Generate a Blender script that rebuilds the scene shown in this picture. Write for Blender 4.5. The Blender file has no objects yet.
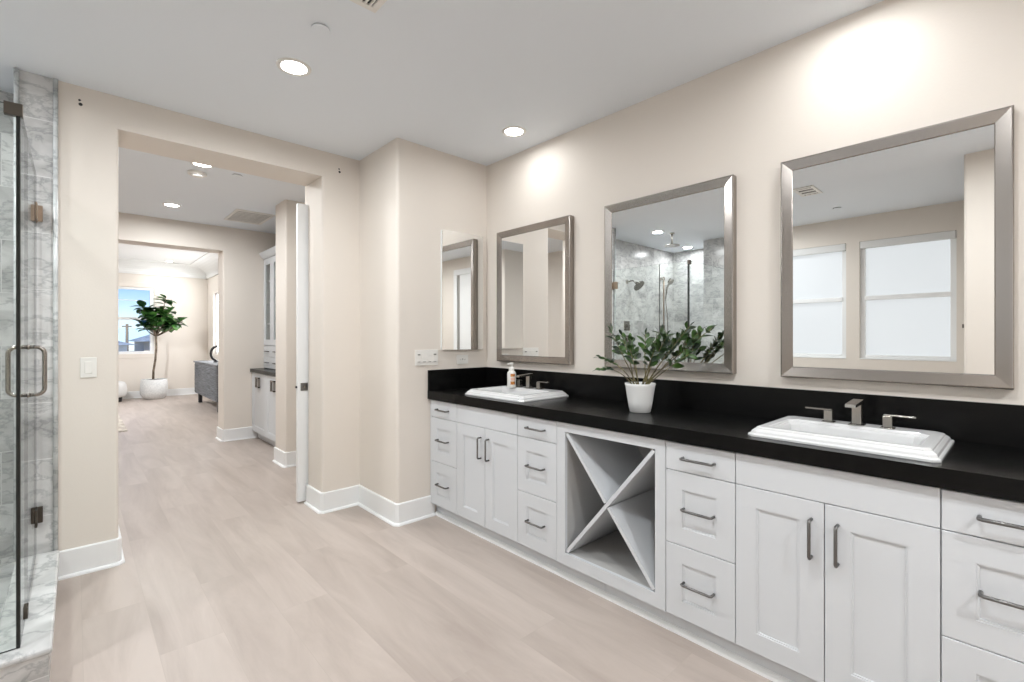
import bpy, bmesh, math, random
from mathutils import Vector, Matrix
random.seed(7)
PI = math.pi
scene = bpy.context.scene
COL = scene.collection

# ---------------------------------------------------------------- camera
F_PX, YAW, EYE, HORIZON = 472.5, math.atan2(437, 472.5), 1.327, 337.5
cam = bpy.data.objects.new('camera', bpy.data.cameras.new('camera'))
COL.objects.link(cam)
cam.data.sensor_fit = 'HORIZONTAL'
cam.data.sensor_width = 36.0
cam.data.lens = 36.0 * F_PX / 1024.0
cam.data.shift_y = (HORIZON - 341.0) / 1024.0
cam.data.clip_start = 0.02
cam.data.clip_end = 2000
cam.location = (0, 0, EYE)
cam.rotation_euler = (PI / 2, 0, -YAW)
scene.camera = cam

# ---------------------------------------------------------------- view + sky + power of the lamps
scene.view_settings.view_transform = 'Standard'
scene.view_settings.look = 'None'
scene.view_settings.gamma = 1
scene.view_settings.use_curve_mapping = False
scene.view_settings.exposure = 0.52
LAMP_W = 15.0          # every recessed downlight
PANE_L = 0.54           # radiance of the frosted bathroom windows
DAY_L = 4.2           # radiance of the far room's sunlit side window

world = bpy.data.worlds.new('world')
scene.world = world
world.use_nodes = True
wn, wl = world.node_tree.nodes, world.node_tree.links
wn.clear()
w_out = wn.new('ShaderNodeOutputWorld'); w_bg = wn.new('ShaderNodeBackground')
w_tc = wn.new('ShaderNodeTexCoord'); w_sep = wn.new('ShaderNodeSeparateXYZ'); w_rmp = wn.new('ShaderNodeValToRGB')
wl.new(w_tc.outputs['Generated'], w_sep.inputs[0]); wl.new(w_sep.outputs['Z'], w_rmp.inputs[0])
wl.new(w_rmp.outputs[0], w_bg.inputs[0]); wl.new(w_bg.outputs[0], w_out.inputs[0])
e = w_rmp.color_ramp.elements
e[0].position = 0.0; e[0].color = (0.80, 0.90, 1.0, 1)
e[1].position = 0.5; e[1].color = (0.04, 0.17, 0.60, 1)
k = w_rmp.color_ramp.elements.new(0.035); k.color = (0.66, 0.84, 1.0, 1)
k = w_rmp.color_ramp.elements.new(0.11); k.color = (0.14, 0.38, 0.90, 1)
w_bg.inputs[1].default_value = 1.0

sun_d = bpy.data.lights.new('sun', 'SUN'); sun_d.energy = 5.0; sun_d.angle = 0.01
sun = bpy.data.objects.new('sun', sun_d); COL.objects.link(sun)
sun.rotation_euler = (math.radians(38), 0, math.radians(-20))    # shines from the near side on the houses outside
sun.location = (0, 0, 20)

# ---------------------------------------------------------------- materials
def principled(name, col, rough=0.5, metal=0.0, spec=0.5):
    m = bpy.data.materials.new(name); m.use_nodes = True
    b = m.node_tree.nodes['Principled BSDF']
    b.inputs['Base Color'].default_value = (*col, 1)
    b.inputs['Roughness'].default_value = rough
    b.inputs['Metallic'].default_value = metal
    b.inputs['Specular IOR Level'].default_value = spec
    return m

def nd(m): return m.node_tree.nodes, m.node_tree.links, m.node_tree.nodes['Principled BSDF']

def add_noise_colour(m, c1, c2, scale, stretch=(1, 1, 1), detail=4, lo=0.35, hi=0.65):
    n, l, b = nd(m)
    g = n.new('ShaderNodeNewGeometry'); mp = n.new('ShaderNodeMapping'); mp.inputs['Scale'].default_value = stretch
    nz = n.new('ShaderNodeTexNoise'); nz.inputs['Scale'].default_value = scale; nz.inputs['Detail'].default_value = detail
    r = n.new('ShaderNodeValToRGB'); r.color_ramp.elements[0].position = lo; r.color_ramp.elements[1].position = hi
    r.color_ramp.elements[0].color = (*c1, 1); r.color_ramp.elements[1].color = (*c2, 1)
    l.new(g.outputs['Position'], mp.inputs[0]); l.new(mp.outputs[0], nz.inputs[0]); l.new(nz.outputs[0], r.inputs[0])
    l.new(r.outputs[0], b.inputs['Base Color'])
    return mp, nz, r

def add_bump(m, scale, strength, dist=0.002, stretch=(1, 1, 1)):
    n, l, b = nd(m)
    g = n.new('ShaderNodeNewGeometry'); mp = n.new('ShaderNodeMapping'); mp.inputs['Scale'].default_value = stretch
    nz = n.new('ShaderNodeTexNoise'); nz.inputs['Scale'].default_value = scale; nz.inputs['Detail'].default_value = 3
    bp = n.new('ShaderNodeBump'); bp.inputs['Strength'].default_value = strength; bp.inputs['Distance'].default_value = dist
    l.new(g.outputs['Position'], mp.inputs[0]); l.new(mp.outputs[0], nz.inputs[0])
    l.new(nz.outputs[0], bp.inputs['Height']); l.new(bp.outputs[0], b.inputs['Normal'])

M = {}
M['wall'] = principled('beige_wall_paint', (0.765, 0.705, 0.640), 0.62, spec=0.35); add_bump(M['wall'], 90, 0.35, 0.0012)
M['ceiling'] = principled('ceiling_paint', (0.83, 0.868, 0.91), 0.6, spec=0.35); add_bump(M['ceiling'], 70, 0.25, 0.001)
M['far_ceiling'] = principled('white_ceiling_paint', (0.84, 0.84, 0.83), 0.8)
M['trim'] = principled('white_trim_paint', (0.86, 0.865, 0.865), 0.35)
M['cabinet'] = principled('white_cabinet_lacquer', (0.645, 0.663, 0.685), 0.38)
M['cab_inside'] = principled('shaded_cabinet_interior', (0.46, 0.452, 0.44), 0.6)  # white interior coloured darker to carry the shade inside the open cabinet
M['porcelain'] = principled('white_porcelain', (0.68, 0.68, 0.68), 0.12)
M['plastic'] = principled('white_plastic', (0.82, 0.80, 0.76), 0.35)
M['plastic_grey'] = principled('grey_plastic_detail', (0.30, 0.29, 0.27), 0.5)
M['dark'] = principled('dark_gap', (0.02, 0.02, 0.02), 0.6)
M['nickel'] = principled('brushed_nickel', (0.34, 0.31, 0.285), 0.24, 1.0)
M['steel'] = principled('satin_nickel_faucet', (0.42, 0.40, 0.37), 0.25, 1.0)
M['gunmetal'] = principled('dark_pull_metal', (0.20, 0.195, 0.19), 0.33, 1.0)
M['bronze'] = principled('dark_bronze', (0.10, 0.085, 0.07), 0.4, 0.8)
M['brass'] = principled('warm_hinge_metal', (0.42, 0.33, 0.26), 0.3, 1.0)
M['mirror'] = principled('mirror_silver', (0.88, 0.885, 0.88), 0.0, 1.0)
M['gasket'] = principled('dark_glass_edge', (0.010, 0.012, 0.011), 0.2)
M['soil'] = principled('dark_soil', (0.035, 0.026, 0.02), 0.95)
add_noise_colour(M['soil'], (0.015, 0.01, 0.008), (0.08, 0.055, 0.035), 90)
M['bark'] = principled('brown_bark', (0.16, 0.12, 0.085), 0.85); add_noise_colour(M['bark'], (0.09, 0.065, 0.045), (0.24, 0.19, 0.14), 35, (1, 1, 0.3))
M['stem'] = principled('olive_stem', (0.17, 0.13, 0.07), 0.6); add_noise_colour(M['stem'], (0.10, 0.075, 0.045), (0.24, 0.21, 0.09), 14)
M['leaf'] = principled('dark_glossy_leaf', (0.03, 0.10, 0.02), 0.3); add_noise_colour(M['leaf'], (0.006, 0.022, 0.005), (0.055, 0.13, 0.02), 18, lo=0.42, hi=0.66)
M['fig_leaf'] = principled('fig_leaf', (0.04, 0.12, 0.03), 0.38); add_noise_colour(M['fig_leaf'], (0.010, 0.045, 0.012), (0.085, 0.24, 0.04), 5, lo=0.42, hi=0.68)
M['pot'] = principled('white_pot', (0.80, 0.80, 0.79), 0.45)
M['planter'] = principled('white_planter', (0.70, 0.70, 0.69), 0.6)
add_noise_colour(M['planter'], (0.62, 0.62, 0.62), (0.74, 0.74, 0.73), 40)
M['boucle'] = principled('white_boucle', (0.72, 0.71, 0.69), 0.95); add_bump(M['boucle'], 120, 0.9, 0.008)
M['rug'] = principled('rug_wool', (0.45, 0.40, 0.35), 0.95); add_noise_colour(M['rug'], (0.34, 0.29, 0.25), (0.62, 0.57, 0.50), 14)
M['label'] = principled('orange_label', (0.62, 0.22, 0.05), 0.5); add_noise_colour(M['label'], (0.35, 0.08, 0.02), (0.75, 0.35, 0.07), 130)
M['pink'] = principled('pink_label', (0.80, 0.52, 0.42), 0.5)
M['black'] = principled('black_metal', (0.015, 0.015, 0.017), 0.35)
M['stucco'] = principled('tan_stucco', (0.55, 0.47, 0.38), 0.9)
M['stucco_white'] = principled('white_stucco', (0.70, 0.69, 0.67), 0.9)
M['roof'] = principled('grey_roof_shingle', (0.16, 0.18, 0.21), 0.8); add_noise_colour(M['roof'], (0.12, 0.14, 0.17), (0.22, 0.25, 0.29), 3, (1, 1, 4))
M['garage'] = principled('brown_garage', (0.33, 0.20, 0.10), 0.7)
M['hills'] = principled('hazy_sea', (0.45, 0.58, 0.62), 0.7)
M['ground'] = principled('outside_ground', (0.30, 0.29, 0.27), 0.9)
M['shade'] = principled('white_roller_shade', (0.75, 0.75, 0.74), 0.7)

# black quartz, honed
M['quartz'] = principled('black_quartz', (0.012, 0.012, 0.012), 0.27, spec=0.18)
add_noise_colour(M['quartz'], (0.002, 0.002, 0.0021), (0.0045, 0.0044, 0.0043), 30, detail=6)
M['grey_wood'] = principled('grey_reeded_wood', (0.17, 0.175, 0.185), 0.6)
add_noise_colour(M['grey_wood'], (0.09, 0.095, 0.10), (0.26, 0.27, 0.29), 5, (1, 0.5, 26))

def wood_floor():
    m = principled('greige_plank_floor', (0.55, 0.47, 0.42), 0.42, spec=0.4)
    n, l, b = nd(m)
    g = n.new('ShaderNodeNewGeometry'); s = n.new('ShaderNodeSeparateXYZ'); c = n.new('ShaderNodeCombineXYZ')
    l.new(g.outputs['Position'], s.inputs[0])
    sh = n.new('ShaderNodeMath'); sh.operation = 'SUBTRACT'; sh.inputs[1].default_value = 0.259
    l.new(s.outputs['Y'], c.inputs['X']); l.new(s.outputs['X'], sh.inputs[0]); l.new(sh.outputs[0], c.inputs['Y'])
    br = n.new('ShaderNodeTexBrick')
    br.offset = 0.37; br.offset_frequency = 2; br.squash = 1
    br.inputs['Scale'].default_value = 1.0
    br.inputs['Color1'].default_value = (0, 0, 0, 1); br.inputs['Color2'].default_value = (1, 1, 1, 1)
    br.inputs['Mortar'].default_value = (0.5, 0.5, 0.5, 1)
    br.inputs['Brick Width'].default_value = 1.5; br.inputs['Row Height'].default_value = 0.235
    br.inputs['Mortar Size'].default_value = 0.0012; br.inputs['Mortar Smooth'].default_value = 0.3
    br.inputs['Bias'].default_value = 0
    l.new(c.outputs[0], br.inputs['Vector'])
    # grain, stretched along the plank and shifted per plank
    mp = n.new('ShaderNodeMapping'); mp.inputs['Scale'].default_value = (0.9, 5.5, 1)
    off = n.new('ShaderNodeVectorMath'); off.operation = 'MULTIPLY_ADD'
    off.inputs[1].default_value = (7.3, 5.1, 9.7)
    l.new(br.outputs['Color'], off.inputs[0]); l.new(c.outputs[0], off.inputs[2])
    l.new(off.outputs[0], mp.inputs[0])
    nz = n.new('ShaderNodeTexNoise'); nz.inputs['Scale'].default_value = 1.1; nz.inputs['Detail'].default_value = 8
    nz.inputs['Roughness'].default_value = 0.6; nz.inputs['Distortion'].default_value = 0.6
    l.new(mp.outputs[0], nz.inputs[0])
    r = n.new('ShaderNodeValToRGB')
    r.color_ramp.elements[0].position = 0.30; r.color_ramp.elements[0].color = (0.385, 0.322, 0.283, 1)
    r.color_ramp.elements[1].position = 0.66; r.color_ramp.elements[1].color = (0.505, 0.434, 0.388, 1)
    l.new(nz.outputs[0], r.inputs[0])
    mx = n.new('ShaderNodeMix'); mx.data_type = 'RGBA'; mx.blend_type = 'MULTIPLY'
    mr = n.new('ShaderNodeMapRange'); mr.inputs['To Min'].default_value = 0.975; mr.inputs['To Max'].default_value = 1.015
    l.new(br.outputs['Color'], mr.inputs['Value'])
    mx.inputs['Factor'].default_value = 1
    l.new(r.outputs[0], mx.inputs['A']); l.new(mr.outputs[0], mx.inputs['B'])
    m2 = n.new('ShaderNodeMix'); m2.data_type = 'RGBA'
    m2.inputs['B'].default_value = (0.42, 0.36, 0.315, 1)
    l.new(br.outputs['Fac'], m2.inputs['Factor']); l.new(mx.outputs['Result'], m2.inputs['A'])
    l.new(m2.outputs['Result'], b.inputs['Base Color'])
    return m
M['floor'] = wood_floor()

def marble(name, tiled, base=(0.70, 0.695, 0.685), vein=(0.27, 0.28, 0.29), rough=0.18, floor_tiles=False):
    m = principled(name, base, rough)
    n, l, b = nd(m)
    g = n.new('ShaderNodeNewGeometry')
    nz = n.new('ShaderNodeTexNoise'); nz.inputs['Scale'].default_value = 4.6; nz.inputs['Detail'].default_value = 9
    nz.inputs['Roughness'].default_value = 0.62; nz.inputs['Distortion'].default_value = 0.4
    sepv = n.new('ShaderNodeSeparateXYZ'); l.new(g.outputs['Position'], sepv.inputs[0])
    src = g.outputs['Position']
    if tiled:
        # every tile takes its own slice of stone
        add = n.new('ShaderNodeMath'); add.operation = 'ADD'
        l.new(sepv.outputs['X'], add.inputs[0]); l.new(sepv.outputs['Y'], add.inputs[1])
        cc = n.new('ShaderNodeCombineXYZ'); l.new(add.outputs[0], cc.inputs['X'])
        zo = n.new('ShaderNodeMath'); zo.operation = 'SUBTRACT'; zo.inputs[1].default_value = 0.06
        l.new(sepv.outputs['Z'], zo.inputs[0]); l.new(zo.outputs[0], cc.inputs['Y'])
        br = n.new('ShaderNodeTexBrick'); br.offset = 0.5; br.inputs['Scale'].default_value = 1
        br.inputs['Color1'].default_value = (0, 0, 0, 1); br.inputs['Color2'].default_value = (1, 1, 1, 1)
        br.inputs['Mortar'].default_value = (0.5, 0.5, 0.5, 1)
        br.inputs['Brick Width'].default_value = 0.61; br.inputs['Row Height'].default_value = 0.305
        br.inputs['Mortar Size'].default_value = 0.0022; br.inputs['Mortar Smooth'].default_value = 0.2
        l.new(cc.outputs[0], br.inputs['Vector'])
        off = n.new('ShaderNodeVectorMath'); off.operation = 'MULTIPLY_ADD'; off.inputs[1].default_value = (3.1, 4.7, 2.3)
        l.new(br.outputs['Color'], off.inputs[0]); l.new(g.outputs['Position'], off.inputs[2]); src = off.outputs[0]
    mpv = n.new('ShaderNodeMapping'); mpv.inputs['Rotation'].default_value = (0.5, 0.6, 0.3); mpv.inputs['Scale'].default_value = (1, 1, 1.7)
    l.new(src, mpv.inputs[0]); l.new(mpv.outputs[0], nz.inputs[0])
    # veins = thin band around the middle of a noise
    sb = n.new('ShaderNodeMath'); sb.operation = 'SUBTRACT'; sb.inputs[1].default_value = 0.5; l.new(nz.outputs[0], sb.inputs[0])
    ab = n.new('ShaderNodeMath'); ab.operation = 'ABSOLUTE'; l.new(sb.outputs[0], ab.inputs[0])
    r = n.new('ShaderNodeValToRGB'); r.color_ramp.elements[0].position = 0.0; r.color_ramp.elements[1].position = 0.035
    mid = tuple(0.5 * a + 0.5 * c for a, c in zip(base, vein))
    r.color_ramp.elements[0].color = (*mid, 1); r.color_ramp.elements[1].color = (1, 1, 1, 1)
    r.color_ramp.elements[0].color = (0.70, 0.71, 0.72, 1)
    l.new(ab.outputs[0], r.inputs[0])
    n2 = n.new('ShaderNodeTexNoise'); n2.inputs['Scale'].default_value = 3.4; n2.inputs['Detail'].default_value = 5; n2.inputs['Distortion'].default_value = 1.0
    l.new(mpv.outputs[0], n2.inputs[0])
    r2 = n.new('ShaderNodeValToRGB'); r2.color_ramp.elements[0].position = 0.32; r2.color_ramp.elements[1].position = 0.6
    r2.color_ramp.elements[0].color = (*[0.66 * x for x in base], 1); r2.color_ramp.elements[1].color = (*base, 1)
    l.new(n2.outputs[0], r2.inputs[0])
    mx = n.new('ShaderNodeMix'); mx.data_type = 'RGBA'; mx.blend_type = 'MULTIPLY'; mx.inputs['Factor'].default_value = 1
    l.new(r2.outputs[0], mx.inputs['A']); l.new(r.outputs[0], mx.inputs['B'])
    out = mx.outputs['Result']
    if tiled:
        tv = n.new('ShaderNodeMapRange'); tv.inputs['To Min'].default_value = 0.84; tv.inputs['To Max'].default_value = 1.08
        tm = n.new('ShaderNodeMix'); tm.data_type = 'RGBA'; tm.blend_type = 'MULTIPLY'; tm.inputs['Factor'].default_value = 1
        l.new(br.outputs['Color'], tv.inputs['Value']); l.new(out, tm.inputs['A']); l.new(tv.outputs[0], tm.inputs['B']); out = tm.outputs['Result']
        m2 = n.new('ShaderNodeMix'); m2.data_type = 'RGBA'; m2.inputs['B'].default_value = (0.70, 0.70, 0.69, 1)
        l.new(br.outputs['Fac'], m2.inputs['Factor']); l.new(out, m2.inputs['A']); out = m2.outputs['Result']
    l.new(out, b.inputs['Base Color'])
    return m
M['tile'] = marble('grey_marble_wall_tile', True)
M['slab'] = marble('white_marble_slab', False, (0.74, 0.74, 0.73))
M['pencil'] = marble('marble_pencil_trim', False, (0.70, 0.72, 0.72))

def glass_mat():
    m = bpy.data.materials.new('clear_glass'); m.use_nodes = True
    n, l = m.node_tree.nodes, m.node_tree.links; n.clear()
    o = n.new('ShaderNodeOutputMaterial'); t = n.new('ShaderNodeBsdfTransparent'); g = n.new('ShaderNodeBsdfGlossy')
    t.inputs[0].default_value = (0.965, 0.985, 0.975, 1); g.inputs['Roughness'].default_value = 0.0
    f = n.new('ShaderNodeFresnel'); f.inputs[0].default_value = 1.62; x = n.new('ShaderNodeMixShader')
    g2 = n.new('ShaderNodeNewGeometry'); inv = n.new('ShaderNodeMath'); inv.operation = 'SUBTRACT'; inv.inputs[0].default_value = 1.0
    mul = n.new('ShaderNodeMath'); mul.operation = 'MULTIPLY'       # reflect at the outer face only, the pane is thin
    l.new(g2.outputs['Backfacing'], inv.inputs[1]); l.new(inv.outputs[0], mul.inputs[0]); l.new(f.outputs[0], mul.inputs[1])
    l.new(mul.outputs[0], x.inputs[0]); l.new(t.outputs[0], x.inputs[1]); l.new(g.outputs[0], x.inputs[2]); l.new(x.outputs[0], o.inputs[0])
    return m
M['glass'] = glass_mat()

def emit(name, col, s):
    m = bpy.data.materials.new(name); m.use_nodes = True
    b = m.node_tree.nodes['Principled BSDF']
    b.inputs['Base Color'].default_value = (*col, 1)
    b.inputs['Emission Color'].default_value = (*col, 1); b.inputs['Emission Strength'].default_value = s
    return m
M['lamp'] = emit('lit_lamp_lens', (1.0, 0.97, 0.92), 14)
M['frosted'] = emit('daylit_frosted_glass', (0.86, 0.90, 0.93), 0.9)
M['frosted'].node_tree.nodes['Principled BSDF'].inputs['Base Color'].default_value = (0.25, 0.26, 0.27, 1)
M['daylit'] = emit('bright_daylit_shade', (0.97, 0.98, 1.0), DAY_L)
M['dim_lens'] = emit('lit_detector_lens', (1.0, 0.97, 0.92), 2.0)

# ---------------------------------------------------------------- helpers
def bm_new(): return bmesh.new()

def bx(bm, x0, x1, y0, y1, z0, z1, bev=0.0, seg=1, vert_only=False, mi=0):
    t = bmesh.new()
    r = bmesh.ops.create_cube(t, size=1)
    for v in t.verts:
        v.co = Vector(((x0 + x1) / 2 + v.co.x * abs(x1 - x0), (y0 + y1) / 2 + v.co.y * abs(y1 - y0), (z0 + z1) / 2 + v.co.z * abs(z1 - z0)))
    if bev > 0:
        ed = [e for e in t.edges if (not vert_only) or abs(e.verts[0].co.z - e.verts[1].co.z) > 1e-6]
        bmesh.ops.bevel(t, geom=ed, offset=min(bev, 0.45 * min(abs(x1 - x0), abs(y1 - y0), abs(z1 - z0)) if not vert_only else bev), segments=seg, profile=0.5, affect='EDGES')
    merge(bm, t, mi)

def merge(bm, t, mi=0):
    mp = {}
    for v in t.verts: mp[v] = bm.verts.new(v.co)
    for f in t.faces:
        try:
            nf = bm.faces.new([mp[v] for v in f.verts]); nf.material_index = mi; nf.smooth = f.smooth
        except ValueError: pass
    t.free()

def tube(bm, pts, r, seg=10, caps=True, mi=0):
    pts = [Vector(p) for p in pts]
    rs = r if isinstance(r, (list, tuple)) else [r] * len(pts)
    rings = []
    up = Vector((0, 0, 1))
    d0 = (pts[1] - pts[0]).normalized()
    n = d0.orthogonal().normalized()
    for i, p in enumerate(pts):
        a = pts[max(i - 1, 0)]; b = pts[min(i + 1, len(pts) - 1)]
        d = (b - a).normalized()
        n = (n - d * n.dot(d)).normalized(); bi = d.cross(n)
        rings.append([bm.verts.new(p + (n * math.cos(2 * PI * k / seg) + bi * math.sin(2 * PI * k / seg)) * rs[i]) for k in range(seg)])
    for a, b in zip(rings, rings[1:]):
        for k in range(seg):
            f = bm.faces.new([a[k], a[(k + 1) % seg], b[(k + 1) % seg], b[k]]); f.smooth = True; f.material_index = mi
    if caps:
        f = bm.faces.new(list(reversed(rings[0]))); f.material_index = mi
        f = bm.faces.new(rings[-1]); f.material_index = mi

def lathe(bm, cx, cy, prof, seg=40, close_top=False, close_bottom=True):
    rings = []
    for r, z in prof:
        rings.append([bm.verts.new((cx + r * math.cos(2 * PI * k / seg), cy + r * math.sin(2 * PI * k / seg), z)) for k in range(seg)])
    for a, b in zip(rings, rings[1:]):
        for k in range(seg):
            f = bm.faces.new([a[k], a[(k + 1) % seg], b[(k + 1) % seg], b[k]]); f.smooth = True
    if close_bottom: bm.faces.new(list(reversed(rings[0])))
    if close_top: bm.faces.new(rings[-1])

def prism(bm, poly, z0, z1, bev=0, mi=0):
    t = bmesh.new()
    a = [t.verts.new((x, y, z0)) for x, y in poly]; b = [t.verts.new((x, y, z1)) for x, y in poly]
    t.faces.new(list(reversed(a))); t.faces.new(b)
    for i in range(len(poly)):
        j = (i + 1) % len(poly); t.faces.new([a[i], a[j], b[j], b[i]])
    bmesh.ops.recalc_face_normals(t, faces=t.faces)
    if bev: bmesh.ops.bevel(t, geom=list(t.edges), offset=bev, segments=2, profile=0.5, affect='EDGES')
    merge(bm, t, mi)

def world_loc(o):
    p = Vector((0, 0, 0))
    while o is not None: p += o.location; o = o.parent
    return p

def obj(name, bm, mat, parent=None, loc=None, recalc=True, label=None):
    if recalc: bmesh.ops.recalc_face_normals(bm, faces=bm.faces)
    base = world_loc(parent) if parent is not None else Vector(loc or (0, 0, 0))
    bmesh.ops.translate(bm, verts=bm.verts, vec=-base)
    me = bpy.data.meshes.new(name); bm.to_mesh(me); bm.free()
    for mm in (mat if isinstance(mat, (list, tuple)) else [mat]): me.materials.append(mm)
    o = bpy.data.objects.new(name, me); COL.objects.link(o)
    if parent is not None: o.parent = parent
    else: o.location = base
    if label: o['label'] = label
    return o

def thing(name, label, cat, loc, group=None):
    o = bpy.data.objects.new(name, None); COL.objects.link(o)
    o.location = loc; o.empty_display_size = 0.1
    return tag(o, label, cat, group)

def tag(o, label, cat, group=None):
    o['label'] = label; o['category'] = cat
    if group: o['group'] = group
    return o

def struct(name, bm, mat, loc=None):
    o = obj(name, bm, mat, None, loc); o['kind'] = 'structure'; return o

def sbox(name, mat, *a, **k):
    bm = bm_new(); bx(bm, *a, **k); return struct(name, bm, mat)

# ---------------------------------------------------------------- room shell
H = 2.74
RX = 2.49           # mirror wall plane
SY = 3.00           # short return wall behind the vanity's far end
FY, FY2 = 3.60, 3.90  # wall with the tall opening
OX0, OX1, OZ = 0.188, 1.372, 2.548
CX = 1.67           # jog between the opening wall and the return wall
WX = -1.81          # window wall
NX, NY = -0.13, 0.31  # wall end beside the camera
B = 0.02

sbox('floor', M['floor'], -3.2, 3.2, -2.6, 13.6, -0.1, 0.0)
bm = bm_new(); bx(bm, -3.2, 2.7, -2.6, 7.05, H, H + 0.12); struct('ceiling', bm, M['ceiling'])
sbox('wall_right', M['wall'], RX, RX + 0.2, -2.5, SY + 0.1, 0, H)
bm = bm_new()
bx(bm, CX, RX + 0.2, SY, FY2, 0, H, bev=B, seg=4, vert_only=True)
struct('wall_return', bm, M['wall'])
bm = bm_new()
bx(bm, -0.082, OX0, FY, FY2, 0, H, bev=0.018, seg=4, vert_only=True)
bx(bm, OX0 - 0.02, OX1 + 0.02, FY + 0.0005, FY2 - 0.0005, OZ, H)
bx(bm, OX1, CX + 0.05, FY, FY2, 0, H, bev=0.018, seg=4, vert_only=True)
struct('wall_far', bm, M['wall'])
bm = bm_new()
bx(bm, 1.42, 2.4, 3.985, 4.1, 0, H)
bx(bm, -0.9, 0.1, 4.08, 4.2, 0, H)
bx(bm, 0.1, 1.42, 3.985, 4.1, 2.60, H)
bx(bm, 1.5, 2.4, 3.9, 3.985, 0, H)
struct('wall_pocket', bm, M['wall'])
# window wall with two openings
WIN = [(0.468, 1.295), (1.425, 2.247)]
WZ0, WZ1 = 1.075, 2.445
bm = bm_new()
x0, x1 = WX - 0.16, WX
bx(bm, x0, x1, 0.1, 2.48, 0, WZ0); bx(bm, x0, x1, 0.1, 2.48, WZ1, H)
for a, b in [(0.1, WIN[0][0]), (WIN[0][1], WIN[1][0]), (WIN[1][1], 2.48)]: bx(bm, x0, x1, a, b, WZ0, WZ1)
struct('wall_left', bm, M['wall'])
bm = bm_new(); bx(bm, WX - 0.16, NX, -2.5, NY, 0, H, bev=B, seg=4, vert_only=True); struct('wall_near', bm, M['wall'])
sbox('wall_back', M['wall'], -2, RX + 0.2, -2.62, -2.5, 0, H)

# tiled shower walls
bm = bm_new()
bx(bm, -0.231, -0.07, FY - 0.008, 4.0, 0, H - 0.001, bev=0.004, seg=2, vert_only=True)
struct('wall_shower_stub', bm, M['tile'])
bm = bm_new(); bx(bm, -2.5, -0.08, 3.97, 4.07, 0, H - 0.001); struct('wall_shower_back', bm, M['tile'])
bm = bm_new(); bx(bm, -2.6, -2.42, 3.1, 4.06, 0, H - 0.001); struct('wall_shower_end', bm, M['tile'])
bm = bm_new(); bx(bm, -2.6, WX + 0.004, 2.47, 3.16, 0, H - 0.001, bev=0.004, vert_only=True); struct('wall_shower_side', bm, M['tile'])
bm = bm_new()
for xx in (-0.226, -0.078):
    tube(bm, [(xx, FY - 0.012, 0.168), (xx, FY - 0.012, H - 0.002)], 0.0105, 10)
struct('trim_1', bm, M['pencil'])
sbox('floor_shower', M['slab'], -2.41, -0.232, 2.64, 3.965, 0.0, 0.03)
# curb: riser + rounded cap, L shaped
bm = bm_new()
prism(bm, [(-0.215, 3.590), (-0.072, 3.590), (-0.072, 2.482), (WX + 0.005, 2.482), (WX + 0.005, 2.62), (-0.215, 2.62)], 0.0005, 0.140)
struct('shower_curb_riser', bm, M['tile'])
bm = bm_new()
prism(bm, [(-0.228, 3.590), (-0.062, 3.590), (-0.062, 2.470), (WX + 0.004, 2.470), (WX + 0.004, 2.632), (-0.228, 2.632)], 0.1405, 0.166, bev=0.009)
struct('shower_curb_cap', bm, M['slab'])

# hallway beyond the opening
sbox('wall_hall_left', M['wall'], -1.0, -0.9, 4.08, 7.0, 0, H)
sbox('wall_hall_right', M['wall'], 2.4, 2.55, 3.9, 7.1, 0, H)
bm = bm_new(); bx(bm, 1.58, 2.45, 5.12, 5.46, 0, H, bev=0.018, seg=4, vert_only=True); struct('wall_hall_column', bm, M['wall'])
W2, W2B = 6.92, 7.22
D2X, D2Z = 1.386, 2.436
bm = bm_new()
bx(bm, D2X, 2.6, W2, W2B, 0, 3.1, bev=0.018, seg=4, vert_only=True)
bx(bm, -0.6, D2X + 0.03, W2 + 0.0005, W2B - 0.0005, D2Z, 3.1)
bx(bm, -3.2, -0.5, W2, W2B, 0, 3.1)
struct('wall_hall_end', bm, M['wall'])
# far room
FRX, FRY, FH = 2.32, 13.2, 2.98
FW = (0.30, 1.300, 0.965, 2.43)
bm = bm_new()
bx(bm, -3.2, FW[0], FRY, FRY + 0.16, 0, 3.1); bx(bm, FW[1], FRX + 0.2, FRY, FRY + 0.16, 0, 3.1)
bx(bm, FW[0], FW[1], FRY, FRY + 0.16, 0, FW[2]); bx(bm, FW[0], FW[1], FRY, FRY + 0.16, FW[3], 3.1)
struct('wall_bedroom_far', bm, M['wall'])
SWY = (10.6, 12.55)
bm = bm_new()
bx(bm, FRX, FRX + 0.16, W2B, SWY[0], 0, 3.1); bx(bm, FRX, FRX + 0.16, SWY[1], FRY + 0.1, 0, 3.1)
bx(bm, FRX, FRX + 0.16, SWY[0], SWY[1], 0, 0.95); bx(bm, FRX, FRX + 0.16, SWY[0], SWY[1], 2.35, 3.1)
struct('wall_bedroom_right', bm, M['wall'])
sbox('wall_bedroom_left', M['wall'], -3.3, -3.2, W2, FRY + 0.1, 0, 3.1)
sbox('ceiling_bedroom', M['far_ceiling'], -3.3, FRX + 0.1, W2B - 0.02, FRY + 0.1, FH, FH + 0.1)
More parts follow.
